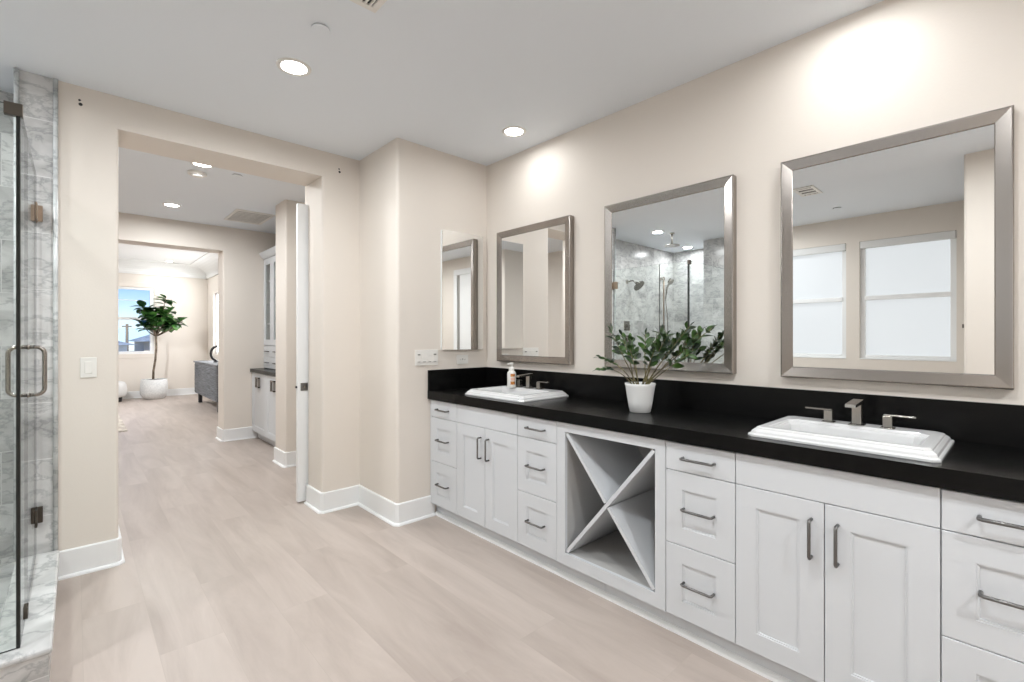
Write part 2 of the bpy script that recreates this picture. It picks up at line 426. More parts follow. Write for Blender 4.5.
# deep white cove along the far room's ceiling
def cove(bm, p0, p1, inward, z0=2.72, z1=FH, out=0.42):
    p0, p1, inward = Vector(p0), Vector(p1), Vector(inward)
    prof = [(0.0, z0 - 0.0), (0.03, z0), (0.03, z0 + 0.02)] + [(0.03 + (out - 0.03) * (1 - math.cos(t * PI / 2)), z0 + 0.02 + (z1 - z0 - 0.03) * math.sin(t * PI / 2)) for t in [i / 8 for i in range(9)]] + [(out, z1), (0, z1)]
    ra = [bm.verts.new((*(p0 + inward * a), z)) for a, z in prof]; rb = [bm.verts.new((*(p1 + inward * a), z)) for a, z in prof]
    for i in range(len(prof)):
        j = (i + 1) % len(prof); bm.faces.new([ra[i], ra[j], rb[j], rb[i]])
    bm.faces.new(ra); bm.faces.new(list(reversed(rb)))
bm = bm_new()
cove(bm, (-3.2, FRY), (FRX, FRY), (0, -1)); cove(bm, (FRX, FRY), (FRX, W2B), (-1, 0))
struct('trim_2', bm, M['far_ceiling'])

# baseboards: board + quarter round
BH = 0.152
def board(bm, path, side, h=BH, t=0.014, q=0.016):
    """path: list of (x, y); side: +1 when the room is on the left of the path"""
    n = len(path)
    def offs(d):
        out = []
        for i, p in enumerate(path):
            p = Vector(p)
            ds = []
            if i > 0: ds.append((p - Vector(path[i - 1])).normalized())
            if i < n - 1: ds.append((Vector(path[i + 1]) - p).normalized())
            ns = [Vector((-v.y, v.x)) * side for v in ds]
            if len(ns) == 1: out.append(p + ns[0] * d)
            else:
                b = (ns[0] + ns[1]); b.normalize(); out.append(p + b * (d / max(0.3, b.dot(ns[0]))))
        return out
    prof = [(0, 0), (t + q, 0), (t + q * 0.93, q * 0.5), (t + q * 0.6, q * 0.9), (t + 0.001, q), (t, q + 0.001), (t, h - 0.006), (t - 0.004, h), (0, h)]
    cols = [offs(a) for a, z in prof]
    rings = [[bm.verts.new((cols[j][i].x, cols[j][i].y, prof[j][1])) for j in range(len(prof))] for i in range(n)]
    for a, b in zip(rings, rings[1:]):
        for j in range(len(prof) - 1): bm.faces.new([a[j], a[j + 1], b[j + 1], b[j]])
    bm.faces.new(rings[0]); bm.faces.new(list(reversed(rings[-1])))
bm = bm_new(); board(bm, [(-0.068, FY), (OX0 - 0.012, FY), (OX0, FY + 0.012), (OX0, FY2)], -1); struct('baseboard_left', bm, M['trim'])
bm = bm_new(); board(bm, [(OX1, FY2), (OX1, FY + 0.012), (OX1 + 0.012, FY), (CX, FY), (CX, SY + 0.012), (CX + 0.012, SY), (1.975, SY)], -1); struct('baseboard_far', bm, M['trim'])
bm = bm_new(); board(bm, [(1.58, 5.46), (1.58, 5.132), (1.592, 5.12), (2.4, 5.12)], -1); struct('baseboard_hall', bm, M['trim'])
bm = bm_new(); board(bm, [(D2X, W2B), (D2X, W2 + 0.012), (D2X + 0.012, W2), (1.78, W2)], -1); struct('baseboard_hall_end', bm, M['trim'])
bm = bm_new(); board(bm, [(-3.2, FRY), (FRX, FRY), (FRX, W2B)], -1); struct('baseboard_bedroom', bm, M['trim'])

# tall cased door in the wall beside the camera (only mirrors see it)
bm = bm_new()
for a in ((-0.20, -0.10), (-1.05, -0.95)): bx(bm, NX, NX + 0.018, a[0], a[1], 0, 2.44, 0.003)
bx(bm, NX, NX + 0.018, -1.05, -0.10, 2.44, 2.54, 0.003)
struct('trim_7', bm, M['trim'])
sbox('door_gap_shade', M['plastic_grey'], NX + 0.0005, NX + 0.003, -0.948, -0.205, 0.01, 2.436)  # dark panel standing in for the shade in the half-open door's gap
bm = bm_new(); bx(bm, NX + 0.0035, NX + 0.010, -0.87, -0.205, 0.01, 2.435, 0.001)
for z0, z1 in ((0.2, 1.05), (1.2, 2.28)): bx(bm, NX + 0.0102, NX + 0.013, -0.75, -0.32, z0, z1, 0.002)
struct('door_1', bm, M['trim'])

# frosted windows of the bathroom (seen in the mirrors)
for i, (a, b) in enumerate(WIN):
    x = WX
    bm = bm_new()
    fx0, fx1 = x - 0.10, x - 0.04
    bx(bm, fx0, fx1, a, a + 0.05, WZ0, WZ1, 0.003); bx(bm, fx0, fx1, b - 0.05, b, WZ0, WZ1, 0.003)
    bx(bm, fx0, fx1, a + 0.05, b - 0.05, WZ0, WZ0 + 0.05, 0.003); bx(bm, fx0, fx1, a + 0.05, b - 0.05, WZ1 - 0.05, WZ1, 0.003)
    bx(bm, fx0 - 0.005, fx1 + 0.01, a + 0.04, b - 0.04, 1.76, 1.81, 0.003)
    w = struct('window_%d' % (i + 1), bm, M['trim'])
    bm = bm_new(); bx(bm, x - 0.080, x - 0.072, a + 0.04, b - 0.04, WZ0 + 0.04, WZ1 - 0.04)
    p = obj('window_pane', bm, M['frosted'], w); p['kind'] = 'structure'
    bm = bm_new(); bx(bm, x - 0.036, x + 0.004, a + 0.004, b - 0.004, WZ1 - 0.085, WZ1 - 0.002, 0.006)
    p = obj('shade_cassette', bm, M['shade'], w); p['kind'] = 'structure'
    bm = bm_new(); bx(bm, x - 0.038, x + 0.006, a + 0.001, b - 0.001, WZ0 + 0.0005, WZ0 + 0.010, 0.003)
    p = obj('window_sill', bm, M['trim'], w); p['kind'] = 'structure'
M['frosted'].node_tree.nodes['Principled BSDF'].inputs['Emission Strength'].default_value = PANE_L

# far room windows
bm = bm_new()
a, b, z0, z1 = FW
y = FRY + 0.06
bx(bm, a, a + 0.07, y - 0.05, y + 0.06, z0, z1); bx(bm, b - 0.07, b, y - 0.05, y + 0.06, z0, z1)
bx(bm, a + 0.07, b - 0.07, y - 0.05, y + 0.06, z0, z0 + 0.06); bx(bm, a + 0.07, b - 0.07, y - 0.05, y + 0.06, z1 - 0.05, z1)
bx(bm, a + 0.07, b - 0.07, y + 0.005, y + 0.055, 1.715, 1.775); bx(bm, a + 0.07, b - 0.07, y + 0.02, y + 0.03, 2.14, 2.152)
w = struct('window_3', bm, M['trim'])
bm = bm_new(); bx(bm, a + 0.071, b - 0.071, y + 0.032, y + 0.034, z0 + 0.045, z1 - 0.045)
p = obj('window_pane', bm, M['glass'], w); p['kind'] = 'structure'
bm = bm_new()
bx(bm, a - 0.09, a, FRY - 0.012, FRY, z0 - 0.09, z1 + 0.11, 0.003); bx(bm, b, b + 0.09, FRY - 0.012, FRY, z0 - 0.09, z1 + 0.11, 0.003)
bx(bm, a - 0.0, b + 0.0, FRY - 0.012, FRY, z1, z1 + 0.11, 0.003); bx(bm, a - 0.0, b + 0.0, FRY - 0.012, FRY, z0 - 0.09, z0, 0.003)
p = obj('window_casing', bm, M['wall'], w); p['kind'] = 'structure'
bm = bm_new()
ya, yb = SWY
bx(bm, FRX + 0.05, FRX + 0.11, ya, ya + 0.05, 0.95, 2.35); bx(bm, FRX + 0.05, FRX + 0.11, yb - 0.05, yb, 0.95, 2.35)
bx(bm, FRX + 0.05, FRX + 0.11, ya, yb, 0.95, 1.0); bx(bm, FRX + 0.05, FRX + 0.11, ya, yb, 2.3, 2.35)
bx(bm, FRX + 0.05, FRX + 0.11, (ya + yb) / 2 - 0.025, (ya + yb) / 2 + 0.025, 0.95, 2.35)
w = struct('window_4', bm, M['trim'])
bm = bm_new(); bx(bm, FRX + 0.075, FRX + 0.082, ya + 0.04, yb - 0.04, 0.99, 2.31)
p = obj('window_pane', bm, M['daylit'], w); p['kind'] = 'structure'

# ---------------------------------------------------------------- pocket door
t = thing('pocket_door', 'white pocket door edge sticking out of the right jamb of the tall opening', 'door', (1.36, 3.95, 0))
bm = bm_new(); bx(bm, 1.304, 1.49, 3.925, 3.965, 0.012, 2.40, 0.002); obj('door_slab', bm, M['trim'], t)
bm = bm_new(); bx(bm, 1.325, 1.380, 3.920, 3.9255, 0.90, 0.962, 0.001); f = obj('latch_plate', bm, M['gunmetal'], t, label='dark square latch plate')
bm = bm_new(); tube(bm, [(1.352, 3.921, 0.93), (1.352, 3.914, 0.93)], 0.009, 12); obj('thumb_turn', bm, M['nickel'], f)
bm = bm_new(); tube(bm, [(1.304, 3.945, 0.93), (1.292, 3.945, 0.93)], 0.009, 12); obj('edge_pull', bm, M['black'], t)

# ---------------------------------------------------------------- vanity
ZT = 0.10            # underside of the fronts
ZC = 0.872           # underside of the counter
FX = 1.940           # outer face of the fronts
BXF = 1.960          # face of the carcass
BACK = RX
G = 0.0015

def pull(bm, y, z, length, vertical=False):
    x = FX - 0.030; r = 0.0058
    if vertical:
        a, b = z - length / 2, z + length / 2
        tube(bm, [(FX, y, a), (x + 0.004, y, a), (x, y, a + 0.006), (x, y, b - 0.006), (x + 0.004, y, b), (FX, y, b)], r, 8)
    else:
        a, b = y - length / 2, y + length / 2
        tube(bm, [(FX, a, z), (x + 0.004, a, z), (x, a + 0.006, z), (x, b - 0.006, z), (x + 0.004, b, z), (FX, b, z)], r, 8)

def shaker(bm, y0, y1, z0, z1, m=0.076, dep=0.007):
    """front slab at x FX..BXF with a recessed centre panel framed by a small step"""
    t = bmesh.new()
    def ring(mm, x): return [t.verts.new((x, y0 + mm, z0 + mm)), t.verts.new((x, y1 - mm, z0 + mm)), t.verts.new((x, y1 - mm, z1 - mm)), t.verts.new((x, y0 + mm, z1 - mm))]
    rs = [ring(0, BXF - 0.001), ring(0, FX + 0.0015), ring(0.0015, FX), ring(m, FX), ring(m + 0.001, FX + 0.003), ring(m + 0.006, FX + 0.003), ring(m + 0.0075, FX + dep)]
    for a, b in zip(rs, rs[1:]):
        for i in range(4):
            j = (i + 1) % 4; t.faces.new([a[i], a[j], b[j], b[i]])
    t.faces.new(list(reversed(rs[0]))); t.faces.new(rs[-1])
    bmesh.ops.recalc_face_normals(t, faces=t.faces)
    merge(bm, t)

def slabf(bm, y0, y1, z0, z1): bx(bm, FX, BXF - 0.001, y0, y1, z0, z1, 0.0015)

def carcass(bm, y0, y1, front=True):
    bx(bm, BXF, BACK - 0.002, y0 + 0.0005, y1 - 0.0005, ZT, ZC - 0.001)

Z1, Z2 = 0.419, 0.742    # lines between the fronts
def drawer_unit(y0, y1, label):
    t = thing('drawer_cabinet', label, 'cabinet', ((BXF + BACK) / 2, (y0 + y1) / 2, 0.0), 'white drawer cabinets of the vanity')
    bm = bm_new(); carcass(bm, y0, y1); obj('cabinet_body', bm, M['cabinet'], t)
    yc = (y0 + y1) / 2
    for z0, z1, sh in ((ZT, Z1, 1), (Z1, Z2, 1), (Z2, ZC - 0.006, 0)):
        bm = bm_new()
        (shaker if sh else slabf)(bm, y0 + G, y1 - G, z0 + G, z1 - G)
        d = obj('drawer', bm, M['cabinet'], t)
        zc = (z0 + z1) / 2 if not sh else (z0 + z1) / 2 + 0.004
        bm = bm_new(); pull(bm, yc, zc if sh else 0.804, 0.130 if sh else 0.136); obj('drawer_pull', bm, M['gunmetal'], d)
def sink_unit(y0, y1, label):
    t = thing('sink_cabinet', label, 'cabinet', ((BXF + BACK) / 2, (y0 + y1) / 2, 0.0), 'white two-door sink cabinets of the vanity')
    # open topped carcass so the basin hangs inside
    bm = bm_new()
    bx(bm, BXF, BACK - 0.002, y0 + 0.0005, y0 + 0.018, ZT, ZC - 0.001); bx(bm, BXF, BACK - 0.002, y1 - 0.018, y1 - 0.0005, ZT, ZC - 0.001)
    bx(bm, BXF, BACK - 0.002, y0 + 0.018, y1 - 0.018, ZT, ZT + 0.018); bx(bm, BXF, BXF + 0.016, y0 + 0.018, y1 - 0.018, ZT + 0.018, ZC - 0.001)
    obj('cabinet_body', bm, M['cabinet'], t)
    bm = bm_new(); slabf(bm, y0 + G, y1 - G, Z2 + G, ZC - 0.006); obj('false_front', bm, M['cabinet'], t)
    yc = (y0 + y1) / 2
    for a, b, s in ((y0, yc, 1), (yc, y1, -1)):
        bm = bm_new(); shaker(bm, a + G, b - G, ZT + G, Z2 - G)
        d = obj('cabinet_door', bm, M['cabinet'], t)
        bm = bm_new(); pull(bm, yc - 0.040 * s, 0.609, 0.134, True); obj('door_pull', bm, M['gunmetal'], d)

Y = [-0.134, 0.170, 0.781, 1.085, 1.736, 2.049, 2.661, 2.985]
drawer_unit(Y[0], Y[1], 'white drawer cabinet at the right edge, nearest the camera')
sink_unit(Y[1], Y[2], 'white two-door sink cabinet under the near sink')
drawer_unit(Y[2], Y[3], 'white drawer cabinet between the open X shelf and the near sink cabinet')
drawer_unit(Y[4], Y[5], 'white drawer cabinet between the far sink cabinet and the open X shelf')
sink_unit(Y[5], Y[6], 'white two-door sink cabinet under the far sink')
drawer_unit(Y[6], Y[7], 'narrow white drawer cabinet in the far corner beside the beige wall')

# open cabinet with a diagonal cross of boards
t = thing('wine_rack_cabinet', 'white open cabinet with an X shaped divider in the middle of the vanity', 'cabinet', ((BXF + BACK) / 2, (Y[3] + Y[4]) / 2, 0))
y0, y1 = Y[3], Y[4]; iy0, iy1, iz0, iz1 = 1.138, 1.677, 0.164, 0.818
bm = bm_new()
for a in ((y0 + G, iy0, ZT, ZC - 0.006), (iy1, y1 - G, ZT, ZC - 0.006), (iy0, iy1, ZT, iz0), (iy0, iy1, iz1, ZC - 0.006)):
    bx(bm, FX, BXF, *a)
obj('face_frame', bm, M['cabinet'], t)
bm = bm_new()
xb = BACK - 0.05
bx(bm, BXF, xb, y0 + 0.001, iy0, ZT, ZC - 0.001); bx(bm, BXF, xb, iy1, y1 - 0.001, ZT, ZC - 0.001)
bx(bm, BXF, xb, iy0, iy1, ZT, iz0); bx(bm, BXF, xb, iy0, iy1, iz1, ZC - 0.001); bx(bm, xb, BACK - 0.002, y0 + 0.001, y1 - 0.001, ZT, ZC - 0.001)
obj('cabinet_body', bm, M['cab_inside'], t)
def diag(bm, ya, za, yb, zb, th=0.018, xa=FX + 0.004, xz=None):
    xz = xz or xb - 0.001
    d = Vector((yb - ya, zb - za)).normalized(); nrm = Vector((-d.y, d.x)) * th / 2
    q = [(ya + nrm.x, za + nrm.y), (ya - nrm.x, za - nrm.y), (yb - nrm.x, zb - nrm.y), (yb + nrm.x, zb + nrm.y)]
    A = [bm.verts.new((xa, p[0], p[1])) for p in q]; C = [bm.verts.new((xz, p[0], p[1])) for p in q]
    bm.faces.new(A); bm.faces.new(list(reversed(C)))
    for i in range(4): bm.faces.new([A[i], A[(i + 1) % 4], C[(i + 1) % 4], C[i]])
in_ = 0.009
bm = bm_new(); diag(bm, iy0 + in_, iz1 - in_, iy1 - in_, iz0 + in_); obj('divider_board', bm, M['cabinet'], t)
ycx, zcx = (iy0 + iy1) / 2, (iz0 + iz1) / 2
dv = Vector((iy1 - iy0, iz1 - iz0)).normalized() * 0.0135
bm = bm_new(); diag(bm, iy0 + in_, iz0 + in_, ycx - dv.x, zcx - dv.y); diag(bm, ycx + dv.x, zcx + dv.y, iy1 - in_, iz1 - in_); obj('divider_board', bm, M['cabinet'], t)

# filler strip, plinth and shoe moulding
sbox('trim_3', M['cabinet'], 1.945, 1.975, 2.9855, 2.9995, ZT, ZC - 0.001)
sbox('trim_4', M['cabinet'], 1.996, 2.02, 1.452, 2.997, 0.0, ZT - 0.001)
sbox('trim_5', M['cabinet'], 1.996, 2.02, -0.5, 1.450, 0.0, ZT - 0.001)
bm = bm_new()
pr = [(1.996, 0), (1.976, 0), (1.977, 0.012), (1.981, 0.019), (1.988, 0.024), (1.996, 0.026)]
A = [bm.verts.new((x, -0.5, z)) for x, z in pr]; C = [bm.verts.new((x, 2.985, z)) for x, z in pr]
for i in range(len(pr)):
    j = (i + 1) % len(pr); bm.faces.new([A[i], A[j], C[j], C[i]])
bm.faces.new(A); bm.faces.new(list(reversed(C)))
struct('trim_6', bm, M['trim'])

# counter: slab with two cut-outs, upstands
CZ0, CZ1 = ZC, 0.933
SINKS = [0.465, 2.348]
SX0, SX1, SHW = 1.980, 2.436, 0.291
t = thing('countertop', 'long black quartz worktop with upstand along the mirror wall', 'countertop', (2.2, 1.3, CZ0))
bm = bm_new()
hx0, hx1, hw = SX0 + 0.055, SX1 - 0.10, SHW - 0.065
bx(bm, 1.920, hx0, -0.5, SY - 0.001, CZ0, CZ1); bx(bm, hx1, RX - 0.001, -0.5, SY - 0.001, CZ0, CZ1)
ys = [-0.5, SINKS[0] - hw, SINKS[0] + hw, SINKS[1] - hw, SINKS[1] + hw, SY - 0.001]
for a, b in ((0, 1), (2, 3), (4, 5)): bx(bm, hx0, hx1, ys[a], ys[b], CZ0, CZ1)
bmesh.ops.remove_doubles(bm, verts=bm.verts, dist=1e-5)
obj('worktop', bm, M['quartz'], t)
bm = bm_new(); bx(bm, RX - 0.021, RX - 0.001, -0.5, SY - 0.001, CZ1, 1.085, 0.001); obj('backsplash', bm, M['quartz'], t)
bm = bm_new(); bx(bm, 1.921, RX - 0.022, SY - 0.021, SY - 0.001, CZ1, 1.085, 0.001); obj('side_splash', bm, M['quartz'], t)

# sinks: stepped rectangular rim, sunken basin
def octo(x0, x1, y0, y1, c): return [(x0 + c, y0), (x1 - c, y0), (x1, y0 + c), (x1, y1 - c), (x1 - c, y1), (x0 + c, y1), (x0, y1 - c), (x0, y0 + c)]
def make_sink(yc, label):   # drop-in basin
    t = thing('drop_in_sink', label, 'sink', ((SX0 + SX1) / 2, yc, CZ1), None)
    bm = bm_new()
    x0, x1, y0, y1 = SX0, SX1, yc - SHW, yc + SHW
    z = CZ1 + 0.0005
    loops = [(0, z), (0, z + 0.007), (0.003, z + 0.010), (0.008, z + 0.012), (0.011, z + 0.020), (0.019, z + 0.027), (0.022, z + 0.028), (0.024, z + 0.033), (0.030, z + 0.0365), (0.034, z + 0.037)]
    rs = []
    for o, zz in loops: rs.append([bm.verts.new((px, py, zz)) for px, py in octo(x0 + o, x1 - o, y0 + o, y1 - o, 0.020)])
    # basin: deeper deck at the back for the taps
    bx0, bx1, by0, by1 = x0 + 0.052, x1 - 0.118, y0 + 0.056, y1 - 0.056
    top = z + 0.037
    for o, zz, c in ((0, top - 0.0005, 0.03), (0.004, top - 0.004, 0.03), (0.006, top - 0.010, 0.03), (0.014, top - 0.011, 0.028), (0.018, top - 0.020, 0.027), (0.028, top - 0.10, 0.03), (0.045, top - 0.135, 0.035), (0.08, top - 0.148, 0.03)):
        rs.append([bm.verts.new((px, py, zz)) for px, py in octo(bx0 + o, bx1 - o, by0 + o, by1 - o, c)])
    for i, (a, b) in enumerate(zip(rs, rs[1:])):
        for k in range(8): bm.faces.new([a[k], a[(k + 1) % 8], b[(k + 1) % 8], b[k]])
    bm.faces.new(rs[-1])
    o = obj('basin', bm, M['porcelain'], t)
    bm = bm_new(); lathe(bm, (bx0 + bx1) / 2, yc, [(0.024, top - 0.1475), (0.024, top - 0.145), (0.018, top - 0.144), (0.016, top - 0.146)], 20, close_top=True); obj('drain', bm, M['steel'], t)
    return top
SINK_TOP = make_sink(SINKS[0], 'white rectangular drop-in sink with stepped rim, nearest the camera')
make_sink(SINKS[1], 'white rectangular drop-in sink with stepped rim beside the soap bottle')

def make_faucet(yc, where):
    z = SINK_TOP; x = 2.342 if where == 'near' else 2.350
    t = thing('faucet', 'brushed nickel square faucet with two levers on the %s sink' % where, 'faucet', (x, yc, z))
    bm = bm_new(); bx(bm, x - 0.026, x + 0.026, yc - 0.026, yc + 0.026, z, z + 0.005, 0.001); obj('spout_plate', bm, M['steel'], t)
    bm = bm_new()
    bx(bm, x - 0.017, x + 0.019, yc - 0.016, yc + 0.016, z + 0.005, z + 0.092, 0.0015)
    # flat spout reaching over the basin, tipped down at the mouth
    prof = [(x + 0.022, z + 0.103), (x - 0.112, z + 0.094), (x - 0.114, z + 0.082), (x - 0.020, z + 0.086), (x + 0.022, z + 0.088)]
    A = [bm.verts.new((px, yc - 0.0175, pz)) for px, pz in prof]; C = [bm.verts.new((px, yc + 0.0175, pz)) for px, pz in prof]
    for i in range(5): bm.faces.new([A[i], A[(i + 1) % 5], C[(i + 1) % 5], C[i]])
    bm.faces.new(A); bm.faces.new(list(reversed(C)))
    obj('spout', bm, M['steel'], t)
    for s in (1, -1):
        y = yc + s * 0.099
        bm = bm_new(); bx(bm, x - 0.022, x + 0.022, y - 0.022, y + 0.022, z, z + 0.004, 0.001); bx(bm, x - 0.015, x + 0.015, y - 0.015, y + 0.015, z + 0.004, z + 0.049, 0.0015)
        h = obj('handle', bm, M['steel'], t)
        bm = bm_new(); bx(bm, x - 0.009, x + 0.011, min(y - s * 0.012, y + s * 0.086), max(y - s * 0.012, y + s * 0.086), z + 0.0493, z + 0.0545, 0.001); obj('lever', bm, M['steel'], h)
make_faucet(0.459, 'near'); make_faucet(2.362, 'far')

# soap bottle
sx, sy, sz = 2.298, 2.489, SINK_TOP
t = thing('soap_bottle', 'white foaming soap pump bottle with an orange label on the far sink', 'soap bottle', (sx, sy, sz))
bm = bm_new()
prof = [(0.028, sz), (0.031, sz + 0.004), (0.0315, sz + 0.095), (0.030, sz + 0.106), (0.022, sz + 0.116), (0.019, sz + 0.119), (0.019, sz + 0.121)]
lathe(bm, sx, sy, prof, 28, close_top=True); obj('bottle_body', bm, M['plastic'], t)
bm = bm_new(); lathe(bm, sx, sy, [(0.018, sz + 0.121), (0.019, sz + 0.124), (0.0185, sz + 0.142), (0.010, sz + 0.147), (0.007, sz + 0.150), (0.0065, sz + 0.164)], 24, close_top=True); obj('collar', bm, M['plastic'], t)
bm = bm_new(); lathe(bm, sx, sy, [(0.012, sz + 0.163), (0.013, sz + 0.166), (0.013, sz + 0.174), (0.011, sz + 0.177)], 20, close_top=True)
bx(bm, sx - 0.038, sx, sy - 0.007, sy + 0.007, sz + 0.163, sz + 0.173, 0.003, 2); obj('pump_head', bm, M['plastic'], t)
def label_patch(bm, a0, a1, z0, z1, r=0.0319, n=8):
    base = math.atan2(-sy, -sx)
    for i in range(n):
        u0 = base + a0 + (a1 - a0) * i / n; u1 = base + a0 + (a1 - a0) * (i + 1) / n
        bm.faces.new([bm.verts.new((sx + r * math.cos(u), sy + r * math.sin(u), zz)) for u, zz in ((u0, z0), (u1, z0), (u1, z1), (u0, z1))])
for q0, q1 in ((0.078, 0.098), (0.022, 0.044)):
    bm = bm_new(); label_patch(bm, -0.25, 0.85, sz + q0, sz + q1); obj('label_band', bm, M['label'], t, label='orange printed band')
bm = bm_new(); label_patch(bm, -0.2, 0.80, sz + 0.050, sz + 0.072); obj('label_panel', bm, M['pink'], t)

# ---------------------------------------------------------------- mirrors
def framed_mirror(y0, y1, z0, z1, label):
    t = thing('framed_mirror', label, 'mirror', (RX, (y0 + y1) / 2, z0), 'brushed nickel framed mirrors over the vanity')
    bm = bm_new()
    prof = [(0.0, 0.001), (0.0, 0.043), (0.002, 0.045), (0.006, 0.0455), (0.046, 0.038), (0.049, 0.036), (0.049, 0.030), (0.049, 0.001)]
    rs = []
    for o, d in prof:
        rs.append([bm.verts.new((RX - d, yy, zz)) for yy, zz in ((y0 + o, z0 + o), (y1 - o, z0 + o), (y1 - o, z1 - o), (y0 + o, z1 - o))])
    rs.append(rs[0])
    for a, b in zip(rs, rs[1:]):
        for k in range(4): bm.faces.new([a[k], a[(k + 1) % 4], b[(k + 1) % 4], b[k]])
    obj('mirror_frame', bm, M['nickel'], t)
    bm = bm_new(); bx(bm, RX - 0.034, RX - 0.002, y0 + 0.0495, y1 - 0.0495, z0 + 0.0495, z1 - 0.0495); obj('mirror_glass', bm, M['mirror'], t)
framed_mirror(0.021, 0.777, 1.142, 2.153, 'metal framed mirror at the right, above the near sink')
framed_mirror(0.996, 1.789, 1.142, 2.153, 'metal framed mirror in the middle, behind the potted plant')
framed_mirror(2.072, 2.824, 1.142, 2.153, 'metal framed mirror nearest the corner, above the far sink')
# medicine cabinet on the return wall
t = thing('medicine_cabinet', 'frameless mirrored medicine cabinet on the short wall beside the corner', 'medicine cabinet', (2.23, SY, 1.24))
bm = bm_new(); bx(bm, 2.036, 2.424, SY - 0.022, SY - 0.001, 1.235, 2.140, 0.001); obj('cabinet_body', bm, M['trim'], t)
bm = bm_new(); bx(bm, 2.032, 2.428, SY - 0.030, SY - 0.0225, 1.232, 2.144, 0.0015)
obj('mirror_door', bm, M['mirror'], t)

# ---------------------------------------------------------------- switches and outlet
def plate_box(bm, a0, a1, z0, z1, y, d=0.006): bx(bm, a0, a1, y - d, y - 0.0003, z0, z1, 0.0015)
t = thing('switch_plate', 'white four gang switch plate on the short wall beside the medicine cabinet', 'light switch', (1.91, SY, 1.13))
bm = bm_new(); plate_box(bm, 1.812, 2.010, 1.122, 1.236, SY); obj('cover_plate', bm, M['plastic'], t)
for i in range(4):
    c = 1.842 + i * 0.046
    bm = bm_new(); plate_box(bm, c - 0.0165, c + 0.0165, 1.146, 1.212, SY - 0.006, 0.003)
    r_ = obj('rocker', bm, M['plastic'], t)
    if i in (0, 3):
        bm = bm_new(); bx(bm, c - 0.011, c + 0.011, SY - 0.0105, SY - 0.0091, 1.196, 1.206); obj('dimmer_slot', bm, M['plastic_grey'], r_)
    bm = bm_new(); bx(bm, c - 0.012, c + 0.012, SY - 0.0105, SY - 0.0091, 1.146, 1.150); obj('rocker_lip', bm, M['plastic_grey'], r_)
t = thing('power_outlet', 'white sideways power outlet under the medicine cabinet', 'outlet', (2.24, SY, 1.13))
bm = bm_new(); plate_box(bm, 2.183, 2.295, 1.120, 1.190, SY); obj('cover_plate', bm, M['plastic'], t)
bm = bm_new(); plate_box(bm, 2.204, 2.274, 1.139, 1.172, SY - 0.006, 0.002)
r_ = obj('receptacle', bm, M['plastic'], t)
bm = bm_new()
for c in (2.219, 2.259):
    bx(bm, c - 0.005, c - 0.003, SY - 0.0092, SY - 0.0081, 1.150, 1.158); bx(bm, c + 0.003, c + 0.005, SY - 0.0092, SY - 0.0081, 1.150, 1.158)
bx(bm, 2.236, 2.242, SY - 0.0095, SY - 0.0081, 1.150, 1.163)
obj('socket_slots', bm, M['plastic_grey'], r_)
t = thing('light_switch', 'single white rocker switch beside the left side of the tall opening', 'light switch', (0.058, FY, 1.1))
bm = bm_new(); plate_box(bm, 0.021, 0.092, 1.100, 1.214, FY); obj('cover_plate', bm, M['plastic'], t)
bm = bm_new(); plate_box(bm, 0.040, 0.073, 1.124, 1.190, FY - 0.006, 0.003); obj('rocker', bm, M['plastic'], t)
# old screw holes left high on the opening wall
for (x, z, lab) in ((0.019, 2.650, 'pair of dark screw holes high on the wall left of the tall opening'), (1.503, 2.622, 'pair of dark screw holes high in the corner right of the tall opening')):
    bm = bm_new()
    for dz, r in ((0.011, 0.006), (-0.011, 0.009)): tube(bm, [(x + (0.004 if dz < 0 else 0), FY - 0.0012, z + dz), (x + (0.004 if dz < 0 else 0), FY + 0.002, z + dz)], r, 10)
    o = obj('screw_hole', bm, M['dark'], None, (x, FY, z)); tag(o, lab, 'wall mark', 'screw holes above the opening')

# ---------------------------------------------------------------- shower glass
GX, GZ0, GZ1 = -0.155, 0.172, 2.192
def pane(bm, x0, x1, y0, y1, z0, z1):
    t_ = bmesh.new(); bmesh.ops.create_cube(t_, size=1)
    for v in t_.verts: v.co = Vector(((x0 + x1) / 2 + v.co.x * (x1 - x0), (y0 + y1) / 2 + v.co.y * (y1 - y0), (z0 + z1) / 2 + v.co.z * (z1 - z0)))
    bmesh.ops.recalc_face_normals(t_, faces=t_.faces)
    big = max((f.calc_area() for f in t_.faces))
    mp = {v: bm.verts.new(v.co) for v in t_.verts}
    for f in t_.faces:
        nf = bm.faces.new([mp[v] for v in f.verts]); nf.material_index = 0 if f.calc_area() > 0.6 * big else 1
    t_.free()
t = thing('shower_door', 'clear glass hinged shower door with a double D handle at the left edge', 'shower door', (GX, 3.3, GZ0))
bm = bm_new(); pane(bm, GX - 0.005, GX + 0.005, 2.915, 3.560, GZ0 + 0.008, GZ1); obj('glass_panel', bm, [M['glass'], M['gasket']], t)
bm = bm_new()
for s in (1, -1):
    d = 0.056 * s; r = 0.028
    ya, zlo, zhi = 2.955, 1.075, 1.285
    pts = [(GX + 0.005 * s, ya, zlo)]
    pts += [(GX + (d - r * s) + r * s * math.sin(a), ya, zlo + r - r * math.cos(a)) for a in [i * PI / 12 for i in range(7)]]
    pts += [(GX + (d - r * s) + r * s * math.cos(a), ya, zhi - r + r * math.sin(a)) for a in [i * PI / 12 for i in range(7)]]
    pts += [(GX + 0.005 * s, ya, zhi)]
    tube(bm, pts, 0.0085, 12)
for z in (1.075, 1.285): tube(bm, [(GX - 0.009, 2.955, z), (GX + 0.009, 2.955, z)], 0.0115, 12)
obj('door_handle', bm, M['nickel'], t)
